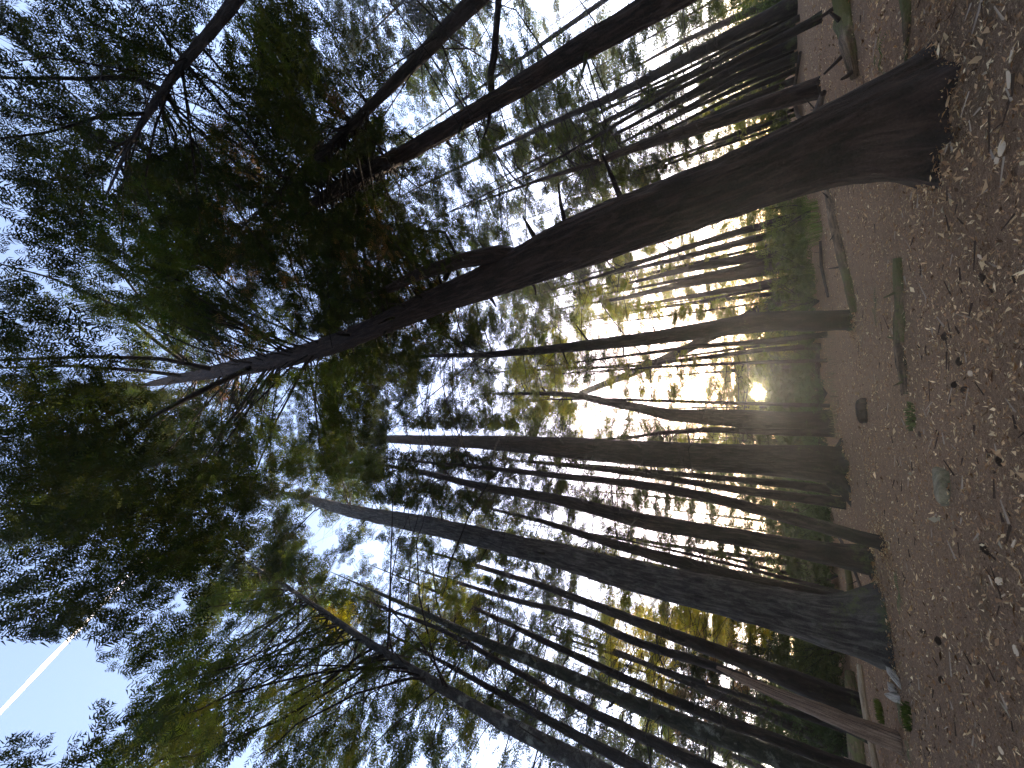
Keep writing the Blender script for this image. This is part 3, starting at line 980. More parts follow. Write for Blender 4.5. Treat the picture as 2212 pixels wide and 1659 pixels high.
roots(T6, 7, .8, 7); roots(T10, 6, .8, 9); roots(T7, 5, .8, 11); roots(T10b, 5, .9, 12)


def trunk_stubs(t, zs, seed, ln=.3):
    r = np.random.default_rng(seed)
    for z in zs:
        a0 = axis_at(t, z); rr = float(np.interp(z, t['P'][:, 2], t['r']))
        a = r.uniform(0, 2 * np.pi); o_ = np.array([math.cos(a), math.sin(a), r.uniform(-.1, .5)])
        L_ = ln * r.uniform(.5, 1.5)
        v, f, uv = log_mesh(np.array([a0 + o_ * rr * .7, a0 + o_ * (rr + L_ * .5), a0 + o_ * (rr + L_) + r.normal(0, .04, 3)]), np.array([.035, .025, .010]) * r.uniform(.7, 1.3), 7, .06, .003, 1)
        mesh_obj('branch_stub', v, f, BARK['dark'], t['o'], uv=uv)


trunk_stubs(T1, np.linspace(2.6, 9, 16), 4); trunk_stubs(T2, np.linspace(3, 10, 14), 6); trunk_stubs(T5, np.linspace(5, 18, 12), 8, .4)
trunk_stubs(T6, np.linspace(4, 18, 10), 10, .5); trunk_stubs(T7, np.linspace(3, 12, 10), 12, .4); trunk_stubs(T15, np.linspace(4, 12, 8), 14, .25)

# ------------------------------------------------------------------ leaning dead pole, split trunk, fallen wood


def ground_log(px, bark, label, cat='log', name='fallen_log', n=20, lift=.6, bk=.008, furrow=.05, group=None, zoff=0.):
    """a log lying along measured points (x, y, width); its axis is `lift` radii above the ground"""
    P = []; r = []
    for x, y, w in px:
        p = ground_pt(x, y)
        rad_ = w / 2 / SF * max((p - CAM) @ F, .1)
        p = p + np.array([0, 0, rad_ * lift + zoff])
        P.append(p); r.append(rad_)
    P = np.array(P); r = np.array(r)
    T = thing(name, label, cat, P[0] - np.array([0, 0, r[0]]), group)
    V, Fs, uv = log_mesh(P, r, n, .05, bk, int(px[0][0]) % 50, True, 0, furrow)
    mesh_obj('wood', V, Fs, BARK[bark], T, uv=uv)
    return T, P, r


def stubs(T, P, r, k, bark, ln=.25):
    for i in range(k):
        u = (i + .6) / k
        a = np.array([np.interp(u, np.linspace(0, 1, len(P)), P[:, j]) for j in range(3)])
        o_ = rg.normal(0, 1, 3); o_[2] = abs(o_[2]); o_ /= np.linalg.norm(o_)
        q = np.array([a, a + o_ * ln * .5, a + o_ * ln + rg.normal(0, .03, 3)])
        V, Fs, uv = log_mesh(q, np.array([1, .8, .4]) * np.mean(r) * .3, 7, .05, .002, i, True)
        mesh_obj('branch_stub', V, Fs, BARK[bark], T, uv=uv)


# leaning dead pole behind the slim trunk
P0 = ground_pt(1745, 619)
n0 = np.array([P0[0], P0[1], 0.]); n0 /= np.linalg.norm(n0)
PP = []; RRr = []
for x, y, w in [(1745, 619, 24), (1646, 668, 26), (1560, 713, 24), (1472, 760, 20), (1373, 803, 17), (1254, 850, 13)]:
    d = ray(x, y); s = (n0 @ (P0 - CAM)) / (n0 @ d); PP.append(CAM + d * s); RRr.append(w / 2 / SF * ((CAM + d * s - CAM) @ F))
PP[0] = PP[0] - [0, 0, .15]
lp = thing('leaning_dead_tree', 'bare dead pole leaning diagonally behind the slim dark trunk', 'dead tree', P0)
V, Fs, uv = log_mesh(np.array(PP), np.array(RRr), 18, .12, .012, 3, True)
mesh_obj('trunk', V, Fs, BARK['brown'], lp, uv=uv)
for q in range(5):
    u = .35 + q * .12
    i_ = u * (len(PP) - 1); a = PP[int(i_)] * (1 - i_ % 1) + PP[min(int(i_) + 1, len(PP) - 1)] * (i_ % 1)
    o_ = np.array([rg.normal(0, 1), rg.normal(0, .5), rg.uniform(-.2, .9)]); o_ /= np.linalg.norm(o_)
    v, f, uv = log_mesh(np.array([a, a + o_ * .5, a + o_ * 1.1 + rg.normal(0, .1, 3)]), np.array([.03, .022, .01]), 6, .2, .002, q)
    mesh_obj('dead_branch', v, f, BARK['dark'], lp, uv=uv)

# split pale trunk leaning on the left
S0 = ground_pt(1942, 1606)
n0 = np.array([S0[0], S0[1], 0.]); n0 /= np.linalg.norm(n0)
PP = []; RRr = []
for x, y, w in [(1946, 1606, 36), (1900, 1588, 34), (1830, 1560, 33), (1760, 1531, 30), (1680, 1500, 24), (1600, 1466, 16), (1545, 1440, 6)]:
    d = ray(x, y); s = (n0 @ (S0 - CAM)) / (n0 @ d); PP.append(CAM + d * s); RRr.append(w / 2 / SF * ((CAM + d * s - CAM) @ F))
PP = np.array(PP); RRr = np.array(RRr)
spl = thing('split_trunk', 'pale split broken trunk with bare reddish wood, its foot beside the pale stick', 'dead tree', S0)
V, Fs, uv = log_mesh(PP - [0, 0, .03], RRr, 26, .05, .010, 8, True, .15, .04)
mesh_obj('trunk', V, Fs, BARK['dead'], spl, uv=uv)
for q, (a_, b_, o_) in enumerate([(0.0, .55, .9), (.05, .42, -.95), (.45, .97, .5)]):     # long splinters standing proud
    n_ = 10; tt = np.linspace(a_, b_, n_)
    c_ = np.stack([np.interp(tt, np.linspace(0, 1, len(PP)), PP[:, j]) for j in range(3)], 1)
    rr_ = np.interp(tt, np.linspace(0, 1, len(PP)), RRr)
    sd_ = np.array([n0[1], -n0[0], 0]) * o_ - n0 * .55
    v, f, uv = log_mesh(c_ + sd_ * rr_[:, None] * .8, rr_ * .32 * np.linspace(1, .2, n_), 8, .06, .004, q)
    mesh_obj('splinter', v, f, BARK['dead'], spl, uv=uv)

# pale stick and logs at the left
st, P, r = ground_log([(1876, 1440, 10), (1886, 1500, 12), (1899, 1566, 13), (1908, 1610, 13), (1922, 1680, 14)], 'stick', 'long pale bare stick lying past the foot of the split trunk', 'stick', 'pale_stick', 10, 3.0, .002)
ground_log([(1852, 1570, 34), (1858, 1620, 36), (1866, 1690, 38)], 'log', 'dark mossy log lying at the bottom edge behind the pale stick', n=26)
ground_log([(1846, 1460, 22), (1852, 1490, 26), (1862, 1530, 26)], 'log', 'short mossy log between the dark trunk and the grey furrowed one', n=22)
ground_log([(1778, 742, 8), (1780, 800, 9), (1783, 905, 9)], 'brown', 'long straight far log lying below the sun', n=12, lift=2.5)
ground_log([(1796, 1092, 9), (1800, 1150, 9), (1806, 1212, 9)], 'brown', 'far log showing between the trunks left of the sun', n=12, lift=2.5)
ground_log([(1838, 1225, 12), (1842, 1262, 13), (1846, 1290, 13)], 'log', 'small log lying between the slanting trunk and the grey one', n=14, lift=1.)
T, P, r = ground_log([(1945, 556, 20), (1950, 640, 25), (1950, 720, 28), (1955, 790, 25), (1958, 850, 14)], 'log', 'half-buried mossy log lying alone across the open litter', n=26, lift=.15, bk=.012)
stubs(T, P, r, 3, 'log', .16)
T, P, r = ground_log([(1850, 672, 15), (1840, 610, 19), (1825, 550, 20), (1805, 470, 18), (1792, 410, 13)], 'log', 'dark mossy log running from the slim trunk towards the flaring one', n=20, lift=.5)
stubs(T, P, r, 4, 'rot', .3)
T, P, r = ground_log([(1828, -40, 44), (1836, 40, 46), (1846, 100, 40), (1856, 165, 24)], 'log', 'thick rotting mossy log at the top edge behind the flaring base', n=34, lift=.25, bk=.03, furrow=.09)
stubs(T, P, r, 4, 'rot', .35)
T, P, r = ground_log([(1965, -30, 30), (1966, 50, 28), (1962, 130, 14)], 'log', 'low mossy log at the top edge beside the flaring base', n=26, lift=.05, bk=.02, furrow=.08)
T, P, r = ground_log([(1790, 196, 12), (1782, 230, 16), (1776, 250, 14), (1768, 292, 8)], 'rot', 'knotty dead branch lying at the back of the flaring base', 'branch', 'dead_branch', 12, 1.5)
stubs(T, P, r, 6, 'rot', .5)

# fallen broken branches (thin, bare) around the back
for px, lb in [
    ([(1736, 110, 6), (1728, 160, 6), (1722, 200, 7), (1732, 245, 8), (1745, 262, 6)], 'curved bare branch lying before the thin trunks at the top edge'),
    ([(1808, 1135, 7), (1840, 1200, 6), (1870, 1280, 5)], 'thin bare branch propped between the slanting trunk and the grey one'),
    ([(1775, 520, 5), (1782, 575, 6), (1795, 640, 5)], 'bare branch lying by the bright green grass'),
]:
    T, P, r = ground_log(px, 'rot', lb, 'branch', 'dead_branch', 8, 2.0, .002)
    stubs(T, P, r, 3, 'rot', .22)


# ------------------------------------------------------------------ stump, block, bleached wood
def lump(name, label, cat, px, size, bark, seed, kind='rock', sink=.3, rot=0.):
    B = ground_pt(*px)
    r = np.random.default_rng(seed)
    nu, nv = 28, 14
    a = np.linspace(0, 2 * np.pi, nu, endpoint=False); b = np.linspace(-np.pi / 2, np.pi / 2, nv)
    A, Bb = np.meshgrid(a, b)
    ex = .45 if kind == 'block' else .8
    sg = lambda v, e: np.sign(v) * np.abs(v) ** e
    X = sg(np.cos(Bb), ex) * sg(np.cos(A), ex); Y = sg(np.cos(Bb), ex) * sg(np.sin(A), ex); Z = sg(np.sin(Bb), ex)
    nz = vnoise(X * 2.3 + seed, Y * 2.3 + Z * 2 + 5) - .5
    nz2 = vnoise(X * 6 + seed, Y * 6 + Z * 5 + 5) - .5
    k_ = 1 + nz * (.18 if kind == 'block' else .5) + nz2 * .12
    V = np.stack([X * size[0] / 2, Y * size[1] / 2, Z * size[2] / 2], -1) * k_[..., None]
    c, s = math.cos(rot), math.sin(rot)
    V = V.reshape(-1, 3) @ np.array([[c, s, 0], [-s, c, 0], [0, 0, 1]])
    V = V + B + [0, 0, size[2] * (.5 - sink)]
    i = np.arange(nv - 1)[:, None] * nu; j = np.arange(nu)[None, :]; j2 = (j + 1) % nu
    f = np.stack([i + j, i + j2, i + nu + j2, i + nu + j], -1).reshape(-1, 4)
    o = mesh_obj(name, V - B, f, BARK[bark], uv=np.stack([V[:, 0] + V[:, 1], V[:, 2]], 1))
    o.location = Vector(B)
    return tag(o, label, cat)


moss_stone = bark_mat('moss_covered_block', (.15, .125, .075), (.26, .22, .135), (.36, .31, .20), moss=.1, mosscol=(.085, .085, .04), ufreq=12, vfreq=12, k=(.7, .75, .8))
BARK['mossblock'] = moss_stone
lump('mossy_block', 'flat greenish mossy block lying alone in the litter', 'block', (2044, 1052), (.34, .22, .11), 'mossblock', 3, 'block', .35, .1)
lump('rotten_stump', 'small dark rotten stump on the litter below the sun', 'stump', (1872, 886), (.46, .36, .26), 'rot', 9, 'rock', .42)

# bleached chunk of rotten wood near the pale stick: several torn slabs
bw = thing('bleached_wood_chunk', 'whitish torn chunk of rotten wood beside the pale stick', 'wood', ground_pt(1938, 1490))
for q in range(6):
    B = ground_pt(1936 + q % 3 * 5, 1466 + q * 9)
    L_ = .22 + .12 * (q % 3)
    az = .9 + q * .25
    dv_ = np.array([math.cos(az), math.sin(az), .25 + .1 * (q % 2)])
    P = np.array([B - [0, 0, .03], B + dv_ * L_ * .5, B + dv_ * L_])
    v, f, uv = log_mesh(P, np.array([.07, .075, .02]), 10, .03, .01, q, True, 0, .03)
    mesh_obj('torn_slab', v, f, BARK['bleached'], bw, uv=uv)

# ------------------------------------------------------------------ cones
ROTC = bark_mat('cone_scales', (.05, .032, .02), (.13, .08, .052), (.24, .16, .105), ufreq=40, vfreq=40, k=(.6, .7, .8))


def cone_template():
    V = []; Fq = []
    n = 0
    for ring in range(8):
        z = ring / 7.0
        rr = math.sin(math.pi * (.12 + .80 * z)) * .5
        kk = 8
        for j in range(kk):
            a = 2 * math.pi * (j + .5 * (ring % 2)) / kk
            o = np.array([math.cos(a), math.sin(a), 0]); tg = np.array([-math.sin(a), math.cos(a), 0])
            c0 = np.array([0, 0, z * 2.0]) + o * rr * .45
            tip = np.array([0, 0, z * 2.0 + .10]) + o * rr * 1.15
            wv = tg * rr * .48
            b = len(V)
            V.extend([c0 - wv * .6, tip - wv * .8, tip + o * .05 + [0, 0, .06], tip + wv * .8, c0 + wv * .6, c0 + [0, 0, .22]])
            Fq.extend([[b, b + 1, b + 2, b + 5], [b + 5, b + 2, b + 3, b + 4]])
    for j in range(6):                      # the core that closes the cone
        a, b_ = 2 * math.pi * j / 6, 2 * math.pi * (j + 1) / 6; b = len(V)
        V.extend([(.3 * math.cos(a), .3 * math.sin(a), 0), (.3 * math.cos(b_), .3 * math.sin(b_), 0), (.02 * math.cos(b_), .02 * math.sin(b_), 2.05), (.02 * math.cos(a), .02 * math.sin(a), 2.05)])
        Fq.append([b, b + 1, b + 2, b + 3])
        V.extend([(.3 * math.cos(a), .3 * math.sin(a), 0), (.3 * math.cos(b_), .3 * math.sin(b_), 0), (0, 0, -.1), (0, 0, -.1)]); Fq.append([b + 4, b + 6, b + 7, b + 5])
    return np.array(V), np.array(Fq)


cv, cf = cone_template()
cone_me = None
CONES = [((3642, 2482), 'cone on the litter below the fern sprig, uppermost of two'), ((3706, 2543), 'cone on the litter below the fern sprig, lower of two'),
         ((3875, 2140), 'dark cone near the right edge, alone, past the mossy block'), ((3889, 1115), 'dark cone near the right edge below the flaring base'),
         ((3762, 1525), 'blackish cone in the litter right of the half-buried log'), ((3810, 1545), 'blackish cone beside its twin right of the half-buried log'),
         ((3732, 1308), 'dark cone between the half-buried log and the right edge'), ((3950, 1835), 'dark cone nearest the right edge, above the mossy block'),
         ((3626, 1699), 'small dark cone between the mossy block and the rotten stump'), ((3786, 1405), 'reddish dark cone in the middle of the litter'),
         ((3711, 2690), 'dark cone left of the large pale leaf pair at the bottom'), ((3417, 1895), 'small cone on the litter at the foot of the straight brown trunk')]
for i, ((x, y), lb) in enumerate(CONES):
    B = ground_pt(x / 1.8228, y / 1.8228)
    s = rs.uniform(.036, .046)
    el = rs.uniform(-.2, .3); az = rs.uniform(0, 6.28)
    if cone_me is None:
        o = mesh_obj('fallen_cone', cv, cf, ROTC, uv=cv[:, :2], smooth=False); cone_me = o.data
    else:
        o = bpy.data.objects.new('fallen_cone', cone_me); COL.objects.link(o)
    o.location = (B[0], B[1], B[2] + s * .35)
    o.rotation_euler = (math.pi / 2 + el, 0, az); o.scale = (s, s, s)
    tag(o, lb, 'cone', 'cones on the forest floor')

# ------------------------------------------------------------------ litter
lr = np.random.default_rng(21)
NL = 105000
az = np.radians(lr.uniform(-66, 64, NL)); dd = 3.2 * (22 / 3.2) ** (lr.random(NL) ** .85)
x = dd * np.sin(az); y = dd * np.cos(az)
pile = np.zeros(NL)                     # litter heaped against the feet of the near trunks
for i_, t_ in enumerate((T1, T5, T6, T7, T10, T10b)):
    a_ = lr.uniform(0, 2 * np.pi, 1500); h_ = np.abs(lr.normal(0, .22, 1500)); sl_ = slice(i_ * 1500, i_ * 1500 + 1500)
    q_ = t_['r'][0] * 1.02 + h_
    x[sl_] = t_['B'][0] + np.cos(a_) * q_; y[sl_] = t_['B'][1] + np.sin(a_) * q_
    pile[sl_] = .07 * np.exp(-h_ / .12)
dd = np.hypot(x, y)
ln = lr.gamma(1.8, .0128, NL) * (.7 + .045 * dd) + .008; wd = ln * lr.uniform(.14, .55, NL)
th = lr.uniform(0, 2 * np.pi, NL)
tilt = lr.normal(0, .28, NL); roll_ = lr.normal(0, .35, NL)
ex = np.stack([np.cos(th) * np.cos(tilt), np.sin(th) * np.cos(tilt), np.sin(tilt)], 1)
ey = np.stack([-np.sin(th), np.cos(th), np.zeros(NL)], 1)
ez = np.cross(ex, ey)
ey = ey * np.cos(roll_)[:, None] + ez * np.sin(roll_)[:, None]
c0 = np.stack([x, y, gh(x, y) + (vnoise(x * 9, y * 9) - .5) * .03 + lr.uniform(.004, .022, NL) + pile * lr.random(NL)], 1)
bend = (lr.normal(0, .22, NL) * ln)[:, None] * np.array([0, 0, 1.])
V = np.stack([c0 - ex * ln[:, None] / 2 + bend * .5, c0 - ey * wd[:, None] / 2, c0 + ex * ln[:, None] / 2 + bend * .5, c0 + ey * wd[:, None] / 2], 1).reshape(-1, 3)
pal = np.array([(.27, .165, .11), (.18, .105, .068), (.37, .255, .175), (.50, .39, .28), (.09, .055, .038), (.66, .56, .43), (.24, .21, .18)])
ci = lr.choice(len(pal), NL, p=[.26, .18, .23, .17, .08, .05, .03])
cc = pal[ci] * np.array([1.34, 1.22, .90]) * lr.uniform(.75, 1.25, (NL, 1))
# fallen twigs among the litter
nt_ = 900
az = np.radians(lr.uniform(-66, 64, nt_)); dd = 3.2 * (18 / 3.2) ** (lr.random(nt_) ** .85)
tx = dd * np.sin(az); ty = dd * np.cos(az); th = lr.uniform(0, np.pi, nt_); tl = lr.gamma(2.2, .04, nt_) + .04; tw = lr.uniform(.003, .007, nt_)
o1 = np.stack([np.cos(th), np.sin(th), lr.normal(0, .06, nt_)], 1); s1 = np.stack([-np.sin(th), np.cos(th), 0 * th], 1)
c1 = np.stack([tx, ty, gh(tx, ty) + (vnoise(tx * 9, ty * 9) - .5) * .03 + .02], 1)
a1 = c1 - o1 * tl[:, None] / 2; b1 = c1 + o1 * tl[:, None] / 2; zz = np.array([0, 0, 1.])
VT = np.stack([a1 - s1 * tw[:, None], a1 + s1 * tw[:, None], b1 + s1 * tw[:, None] * .5, b1 - s1 * tw[:, None] * .5, a1 + zz * tw[:, None] * 2, b1 + zz * tw[:, None]], 1)
fT = np.array([[0, 4, 5, 3], [4, 1, 2, 5]])[None] + (np.arange(nt_) * 6)[:, None, None] + NL * 4
V = np.concatenate([V, VT.reshape(-1, 3)])
tcx = np.where(lr.random((nt_, 1)) < .5, np.array([[.07, .045, .03]]), np.array([[.36, .27, .19]]))
ccv = np.concatenate([np.repeat(cc, 4, axis=0), np.repeat(tcx, 6, axis=0)])
lit = mesh_obj('leaf_litter', V, np.concatenate([np.arange(NL * 4).reshape(-1, 4), fT.reshape(-1, 4)]), LITTER, col=ccv, smooth=False, kind='stuff')
tag(lit, 'brown needle and leaf litter covering the forest floor', 'litter')

# large pale dead leaves that stand out singly
LEAFPX = [((3973, 575), .15, 'large pale dead leaf near the right edge below the flaring base'), ((3950, 624), .10, 'pale square-looking dead leaf beside the large one near the right edge'),
          ((3777, 385), .12, 'curled pale leaf touching the flaring root base'), ((4015, 205), .15, 'pale leaf in the upper right corner of the photo'),
          ((4005, 300), .16, 'broad pale leaf below the corner one at the right edge'), ((3880, 1005), .10, 'rounded pale leaf alone beyond the flaring base'),
          ((3850, 1712), .09, 'greyish pale leaf between the mossy block and the right edge'), ((3733, 1840), .08, 'slim bright leaf lying against the mossy block'),
          ((3840, 1470), .09, 'tan oval leaf in the middle of the bare litter'), ((3733, 2066), .07, 'small tan leaf just past the mossy block'),
          ((3923, 2288), .11, 'left wing of the pale leaf pair near the right edge'), ((3955, 2290), .11, 'right wing of the pale leaf pair near the right edge'),
          ((3805, 2580), .13, 'crumpled pale leaf beside the dark bark hollow'), ((4025, 2565), .14, 'pale leaf cut by the right edge near the bottom'),
          ((3972, 2350), .08, 'pale tan leaf under the leaf pair'), ((4018, 2145), .12, 'cream leaf at the right edge past the dark cone'),
          ((3668, 2750), .06, 'small pale leaf below the cones'), ((3792, 2315), .07, 'small cream leaf between the leaf pair and the fern sprig'),
          ((3850, 2715), .07, 'bluish pale leaf near the bottom right'), ((3960, 2960), .09, 'pale upright leaf in the bottom right corner'),
          ((3838, 2965), .06, 'small pale leaf near the bottom right corner'), ((3725, 2670), .05, 'tiny cream leaf close to the cone by the bottom')]
lv = []
for i in range(9):
    t_ = i / 8.0; w_ = math.sin(math.pi * min(1, t_ * .92 + .05)) ** .7 * .34
    zz = .16 * (t_ - .5) ** 2
    lv += [(t_ - .5, -w_, zz + .11), (t_ - .5, 0, zz), (t_ - .5, w_, zz + .08)]
lf = []
for i in range(8):
    for j in range(2):
        a_ = i * 3 + j; lf.append((a_, a_ + 1, a_ + 4, a_ + 3))
leaf_me = None
for i, ((px_, py_), s, lb) in enumerate(LEAFPX):
    B = ground_pt(px_ / 1.8228, py_ / 1.8228)
    if leaf_me is None:
        o = mesh_obj('fallen_leaf', lv, np.array(lf), LITTER, col=np.tile(np.array([.62, .47, .31]), (27, 1))); leaf_me = o.data
    else:
        o = bpy.data.objects.new('fallen_leaf', leaf_me); COL.objects.link(o)
    o.location = (B[0], B[1], B[2] + .02)
    if i == 2:
        o.location = (B[0], B[1] , B[2] + .05)
    o.rotation_euler = (rs.uniform(-.3, .3) + .35, rs.uniform(-.3, .3), rs.uniform(0, 6.28)); o.scale = (s * .62,) * 3
    tag(o, lb, 'leaf', 'pale dead leaves on the litter')

# ------------------------------------------------------------------ low plants
def blades(name, label, cat, px, nb, h, spread, colr, group=None, droop=.5, wid=.012, up=1.0):
    B = ground_pt(*px); r = np.random.default_rng(int(px[0] + px[1]))
    V = []; Fq = []; C = []
    for k_ in range(nb):
        a = r.uniform(0, 2 * np.pi); rr = spread * math.sqrt(r.random())
        b = np.array([math.cos(a) * rr, math.sin(a) * rr, 0]); b[2] = float(gh(B[0] + b[0], B[1] + b[1])) - B[2]
        o_ = np.array([math.cos(a + r.normal(0, .8)), math.sin(a + r.normal(0, .8)), 0]); hh = h * r.uniform(.5, 1.15)
        p = np.array([-o_[1], o_[0], 0]) * wid * r.uniform(.7, 1.3)
        m1 = b + o_ * hh * .22 * droop + np.array([0, 0, hh * .6 * up]); e_ = b + o_ * hh * .75 * droop + np.array([0, 0, hh * .85 * up])
        q = len(V)
        V += [b - p, b + p, m1 + p, m1 - p, e_]
        Fq.append(((q, q + 1, q + 2, q + 3), (q + 3, q + 2, q + 4)))
        C += [np.array(colr) * r.uniform(.6, 1.4)] * 5
    T = thing(name, label, cat, B, group)
    mesh_obj('blades', np.array(V) + B, [np.array([f[0] for f in Fq]), np.array([f[1] for f in Fq])], LEAF, T, col=np.array(C), smooth=False, kind='stuff')
    return T


def fern(name, label, px, nf, L, colr, sprawl=.5):
    B = ground_pt(*px); r = np.random.default_rng(int(px[0] * 3 + px[1]))
    T = thing(name, label, 'fern', B)
    for k_ in range(nf):
        a = 2 * np.pi * k_ / nf + r.normal(0, .4); o_ = np.array([math.cos(a), math.sin(a), 0]); p = np.array([-o_[1], o_[0], 0])
        ll = L * r.uniform(.7, 1.15)
        V = []; Fq = []; n_ = 12
        for i in range(n_):
            t_ = (i + .5) / n_
            c = o_ * ll * t_ + np.array([0, 0, ll * (sprawl * 1.6 * t_ - sprawl * 1.7 * t_ * t_) + .02])
            w_ = ll * .26 * math.sin(math.pi * (t_ * .86 + .12))
            for s in (-1, 1):
                q = len(V)
                e_ = c + p * s * w_ + o_ * w_ * .35 - np.array([0, 0, w_ * .15])
                V += [c - o_ * ll * .028, c + o_ * ll * .028, e_]
                Fq.append((q, q + 1, q + 2))
        V = np.array(V) + B
        mesh_obj('frond', V, np.array(Fq), LEAF, T, col=np.array(colr) * r.uniform(.8, 1.2, (len(V), 1)), smooth=False)
    return T


fern('fern_sprig', 'low green fern sprig on the litter between the two big left trunks', (1946, 1280), 5, .34, (.10, .16, .06), .18)
fern('fern_sprig', 'pale green fern beside the bleached wood and the pale stick', (1948, 1530), 7, .36, (.15, .20, .11), .35)
fern('fern_sprig', 'small green fern sprig at the bottom edge past the split trunk', (1966, 1615), 4, .28, (.10, .16, .06), .2)
fern('fern_sprig', 'green sprig growing at the side of the flaring root base', (1912, 118), 4, .30, (.07, .11, .03), .4)
fern('fern_sprig', 'faint green sprig before the half-buried log', (1895, 660), 4, .30, (.07, .10, .04), .15)
blades('grass_tuft', 'bright green grass tuft behind the flaring trunk', 'grass', (1768, 480), 240, .55, .8, (.10, .14, .025), wid=.008)
blades('grass_tuft', 'green grass tuft left of the leaning pole foot', 'grass', (1770, 610), 200, .5, .8, (.09, .12, .025), wid=.008)
blades('grass_tuft', 'dry pale grass tuft below the sun', 'grass', (1806, 860), 70, .3, 1.0, (.20, .17, .09), wid=.006)
blades('grass_tuft', 'dry grass tuft by the crooked trunk', 'grass', (1812, 930), 60, .3, .8, (.20, .17, .09), wid=.006)
blades('grass_tuft', 'thin dry grass between the slim trunk and the far log', 'grass', (1800, 760), 60, .3, .9, (.18, .15, .09), wid=.006)
blades('moss_tuft', 'cushion of green moss next to the bleached wood', 'moss', (1905, 1538), 260, .13, .22, (.09, .11, .02), wid=.008)
blades('moss_tuft', 'mossy green cushion at the foot of the pale fern', 'moss', (1965, 1548), 220, .10, .20, (.07, .09, .02), wid=.008)
blades('moss_tuft', 'patch of green moss on the litter before the rotten stump', 'moss', (1972, 898), 200, .06, .18, (.12, .13, .05), wid=.008)


# low shrubs closing the view along the horizon
def shrub(px, h, w, n, colr, label, group):
    B = ground_pt(*px); r = np.random.default_rng(int(px[1] * 7 + px[0]))
    dist = np.hypot(B[0], B[1])
    T = thing('shrub', label, 'shrub', B, group)
    e = r.normal(0, .45, (n, 3)); pos = B + np.stack([e[:, 0] * w, e[:, 1] * w * .7, np.abs(e[:, 2]) * h * .9 + .1], 1)
    kp = []
    sv = pos - CAM; sv /= np.linalg.norm(sv, axis=1)[:, None]
    pos = pos[(sv @ SUND) < math.cos(math.radians(.9))]
    n = len(pos)
    dr = r.normal(0, 1, (n, 3)); dr[:, 2] = np.abs(dr[:, 2]) * .5; dr /= np.linalg.norm(dr, axis=1)[:, None]
    up = np.array([0, 0, 1.]) + r.normal(0, .6, (n, 3))
    sy = np.cross(up, dr); sy /= np.linalg.norm(sy, axis=1)[:, None]; sz_ = np.cross(dr, sy)
    s = max(.2, .02 * dist) * r.uniform(.7, 1.3, n)
    M = np.stack([dr, sy, sz_], 2) * s[:, None, None]
    tv, tq, _ = TPL[int(px[1]) % 4]
    V = (np.einsum('nij,kj->nki', M, tv) + pos[:, None, :]).reshape(-1, 3)
    Fq = (tq[None] + (np.arange(n) * len(tv))[:, None, None]).reshape(-1, 3)
    C = np.repeat(np.array(colr) * .85 * r.uniform(.6, 1.4, (n, 1)), len(tv), axis=0)
    mesh_obj('foliage', V, Fq, LEAF, T, col=C, smooth=False, kind='stuff')
    VV = []; FF = []; off = 0
    for k_ in range(9):
        q = B + np.array([r.normal(0, .35) * w, r.normal(0, .25) * w, h * r.uniform(.5, 1.)])
        v, f = tube_arrays(np.array([B, (B + q) / 2 + r.normal(0, .1, 3), q]), np.array([.03, .02, .01]), 4)
        VV.append(v); FF.append(f + off); off += len(v)
    V = np.concatenate(VV)
    mesh_obj('stems', V, np.concatenate(FF), BARK['dark'], T, uv=V[:, :2], kind='stuff')


SHR = 'low shrubs along the back of the clearing'
for i, (yy, h, w, c) in enumerate([(20, 2.2, 2.4, (.06, .09, .02)), (330, 2., 2.2, (.10, .12, .025)), (450, 1.8, 2., (.10, .14, .03)), (520, 1.6, 2., (.10, .13, .03)), (590, 2., 2., (.09, .12, .03)), (650, 1.7, 2., (.07, .10, .03)),
                                   (730, 1.5, 2., (.06, .085, .03)), (790, 1.6, 2.2, (.05, .075, .03)), (850, 1.4, 2.2, (.05, .08, .035)), (905, 1.7, 2., (.06, .10, .04)), (960, 2., 2., (.05, .08, .03)),
                                   (1075, 2., 2., (.055, .085, .03)), (1130, 2.2, 2., (.06, .095, .04)), (1245, 2.4, 2.2, (.075, .11, .035)), (1400, 2.6, 2.4, (.08, .10, .03)), (1450, 2.6, 2.4, (.05, .07, .025)), (1520, 3., 2.6, (.04, .06, .022)), (1600, 3., 2.6, (.04, .06, .022)), (1660, 3., 2.6, (.04, .06, .022))]):
    xh = 1730 + (yy - 829) * math.tan(ROLL)
    ords = ['first', 'second', 'third', 'fourth', 'fifth', 'sixth', 'seventh', 'eighth', 'ninth', 'tenth', 'eleventh', 'twelfth', 'thirteenth', 'fourteenth', 'fifteenth', 'sixteenth', 'seventeenth', 'eighteenth', 'nineteenth']
    shrub((xh + 40 + (i % 3) * 7, yy), h * (.6 if 680 < yy < 1000 else 1), w, 130 if 680 < yy < 1000 else 280, c, ords[i] + ' low green shrub along the back of the clearing, counted from the top edge', SHR)

# the far wood that closes the horizon: one mass of dim foliage and stems
fr = np.random.default_rng(77)
nf_ = 14500
az = np.radians(fr.uniform(-68, 66, nf_)); dd = fr.uniform(55, 105, nf_)
hh = np.abs(fr.normal(0, 1, nf_)) * 4.2 + .3
saz = np.abs(az - SUN_AZ)
hh = np.where(saz < .03, np.minimum(hh, dd * (math.tan(SUN_EL) - .011)), hh)
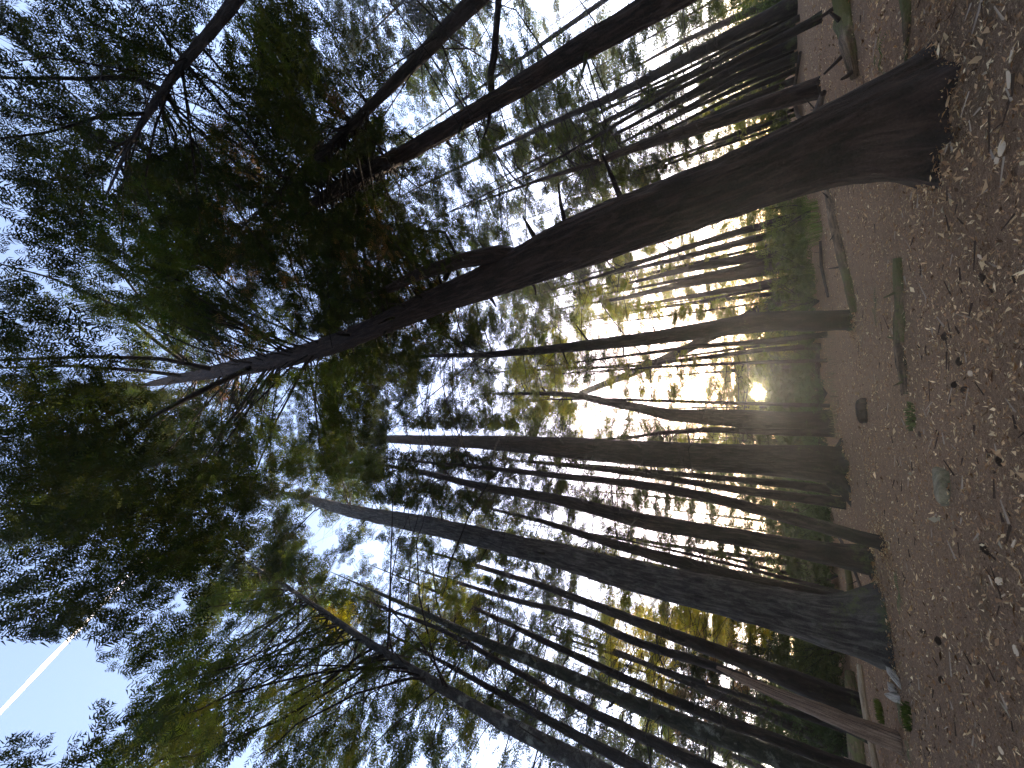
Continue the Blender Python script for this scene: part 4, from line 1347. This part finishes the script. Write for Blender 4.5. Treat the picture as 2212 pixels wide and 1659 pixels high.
# the same wood, unseen behind the viewer, added closer and thickened to shade the trunks
nb_ = 7000
az[-nb_:] = np.radians(fr.uniform(75, 285, nb_)); dd[-nb_:] = fr.uniform(9, 30, nb_); hh[-nb_:] = fr.uniform(.05, 1, nb_) * (4 + dd[-nb_:] * .8)
pos = np.stack([dd * np.sin(az), dd * np.cos(az), hh], 1)
dr = fr.normal(0, 1, (nf_, 3)); dr /= np.linalg.norm(dr, axis=1)[:, None]
up = fr.normal(0, 1, (nf_, 3)); sy = np.cross(up, dr); sy /= np.linalg.norm(sy, axis=1)[:, None]; sz_ = np.cross(dr, sy)
M = np.stack([dr, sy, sz_], 2) * (np.where(np.abs(az) > 1.25, .085, .022) * dd * fr.uniform(.7, 1.3, nf_))[:, None, None]
tv, tq, _ = TPL[1]
V = (np.einsum('nij,kj->nki', M, tv) + pos[:, None, :]).reshape(-1, 3)
Fq = (tq[None] + (np.arange(nf_) * len(tv))[:, None, None]).reshape(-1, 3)
C = np.repeat(np.array([.042, .05, .02]) * fr.uniform(.6, 1.4, (nf_, 1)), len(tv), axis=0)
fw = mesh_obj('far_and_unseen_wood', V, Fq, LEAF, col=C, smooth=False, kind='stuff')
tag(fw, 'dim far wood of mixed foliage closing the horizon, with unseen shading foliage behind the viewer', 'wood')

# ------------------------------------------------------------------ the hazy air of the wood
HB = np.array([[sx * 215., sy * 215., z_] for z_ in (-1.5, 48.) for sx, sy in ((-1, -1), (1, -1), (1, 1), (-1, 1))])
hm, t, out = new_mat('thin_haze')
pv = t.nodes.new('ShaderNodeVolumePrincipled')
pv.inputs['Color'].default_value = (.95, .95, .95, 1)
pv.inputs['Density'].default_value = .0010
pv.inputs['Anisotropy'].default_value = .86
t.links.new(pv.outputs[0], out.inputs['Volume'])
hz = mesh_obj('haze', HB, np.array([[0, 3, 2, 1], [4, 5, 6, 7], [0, 1, 5, 4], [1, 2, 6, 5], [2, 3, 7, 6], [3, 0, 4, 7]]), hm, smooth=False, kind='stuff')
tag(hz, 'thin pale haze in the air of the backlit wood', 'haze')

# ------------------------------------------------------------------ contrail high in the open sky
mt, t, out = new_mat('contrail_ice')
b = t.nodes.new('ShaderNodeBsdfDiffuse'); b.inputs[0].default_value = (.95, .95, .95, 1)
b2 = t.nodes.new('ShaderNodeBsdfTranslucent'); b2.inputs[0].default_value = (.95, .95, .95, 1)
mxs = t.nodes.new('ShaderNodeMixShader'); mxs.inputs[0].default_value = .5
t.links.new(b.outputs[0], mxs.inputs[1]); t.links.new(b2.outputs[0], mxs.inputs[2]); t.links.new(mxs.outputs[0], out.inputs[0])


def sky_pt(x, y, alt=9000.):
    d = ray(x, y)
    return CAM + d * (alt / d[2])


A_ = sky_pt(-60, 1602); B_ = sky_pt(330, 1190)
tt = np.linspace(0, 1, 30)
P = A_[None] * (1 - tt[:, None]) + B_[None] * tt[:, None]
wid = 9000 * .0031
V, f = tube_arrays(P, wid * (.8 + .4 * vnoise(tt * 9, tt * 0 + 3)), 10)
ct = mesh_obj('contrail', V, f, mt)
tag(ct, 'thin straight white contrail across the open blue sky', 'contrail')


_c = {}
for o in scene.objects:
    if o.type == 'MESH':
        k_ = o.name.split('.')[0]; _c[k_] = _c.get(k_, 0) + len(o.data.loops) - 2 * len(o.data.polygons)
print('TRIS', sum(_c.values()), sorted(_c.items(), key=lambda q: -q[1])[:9])
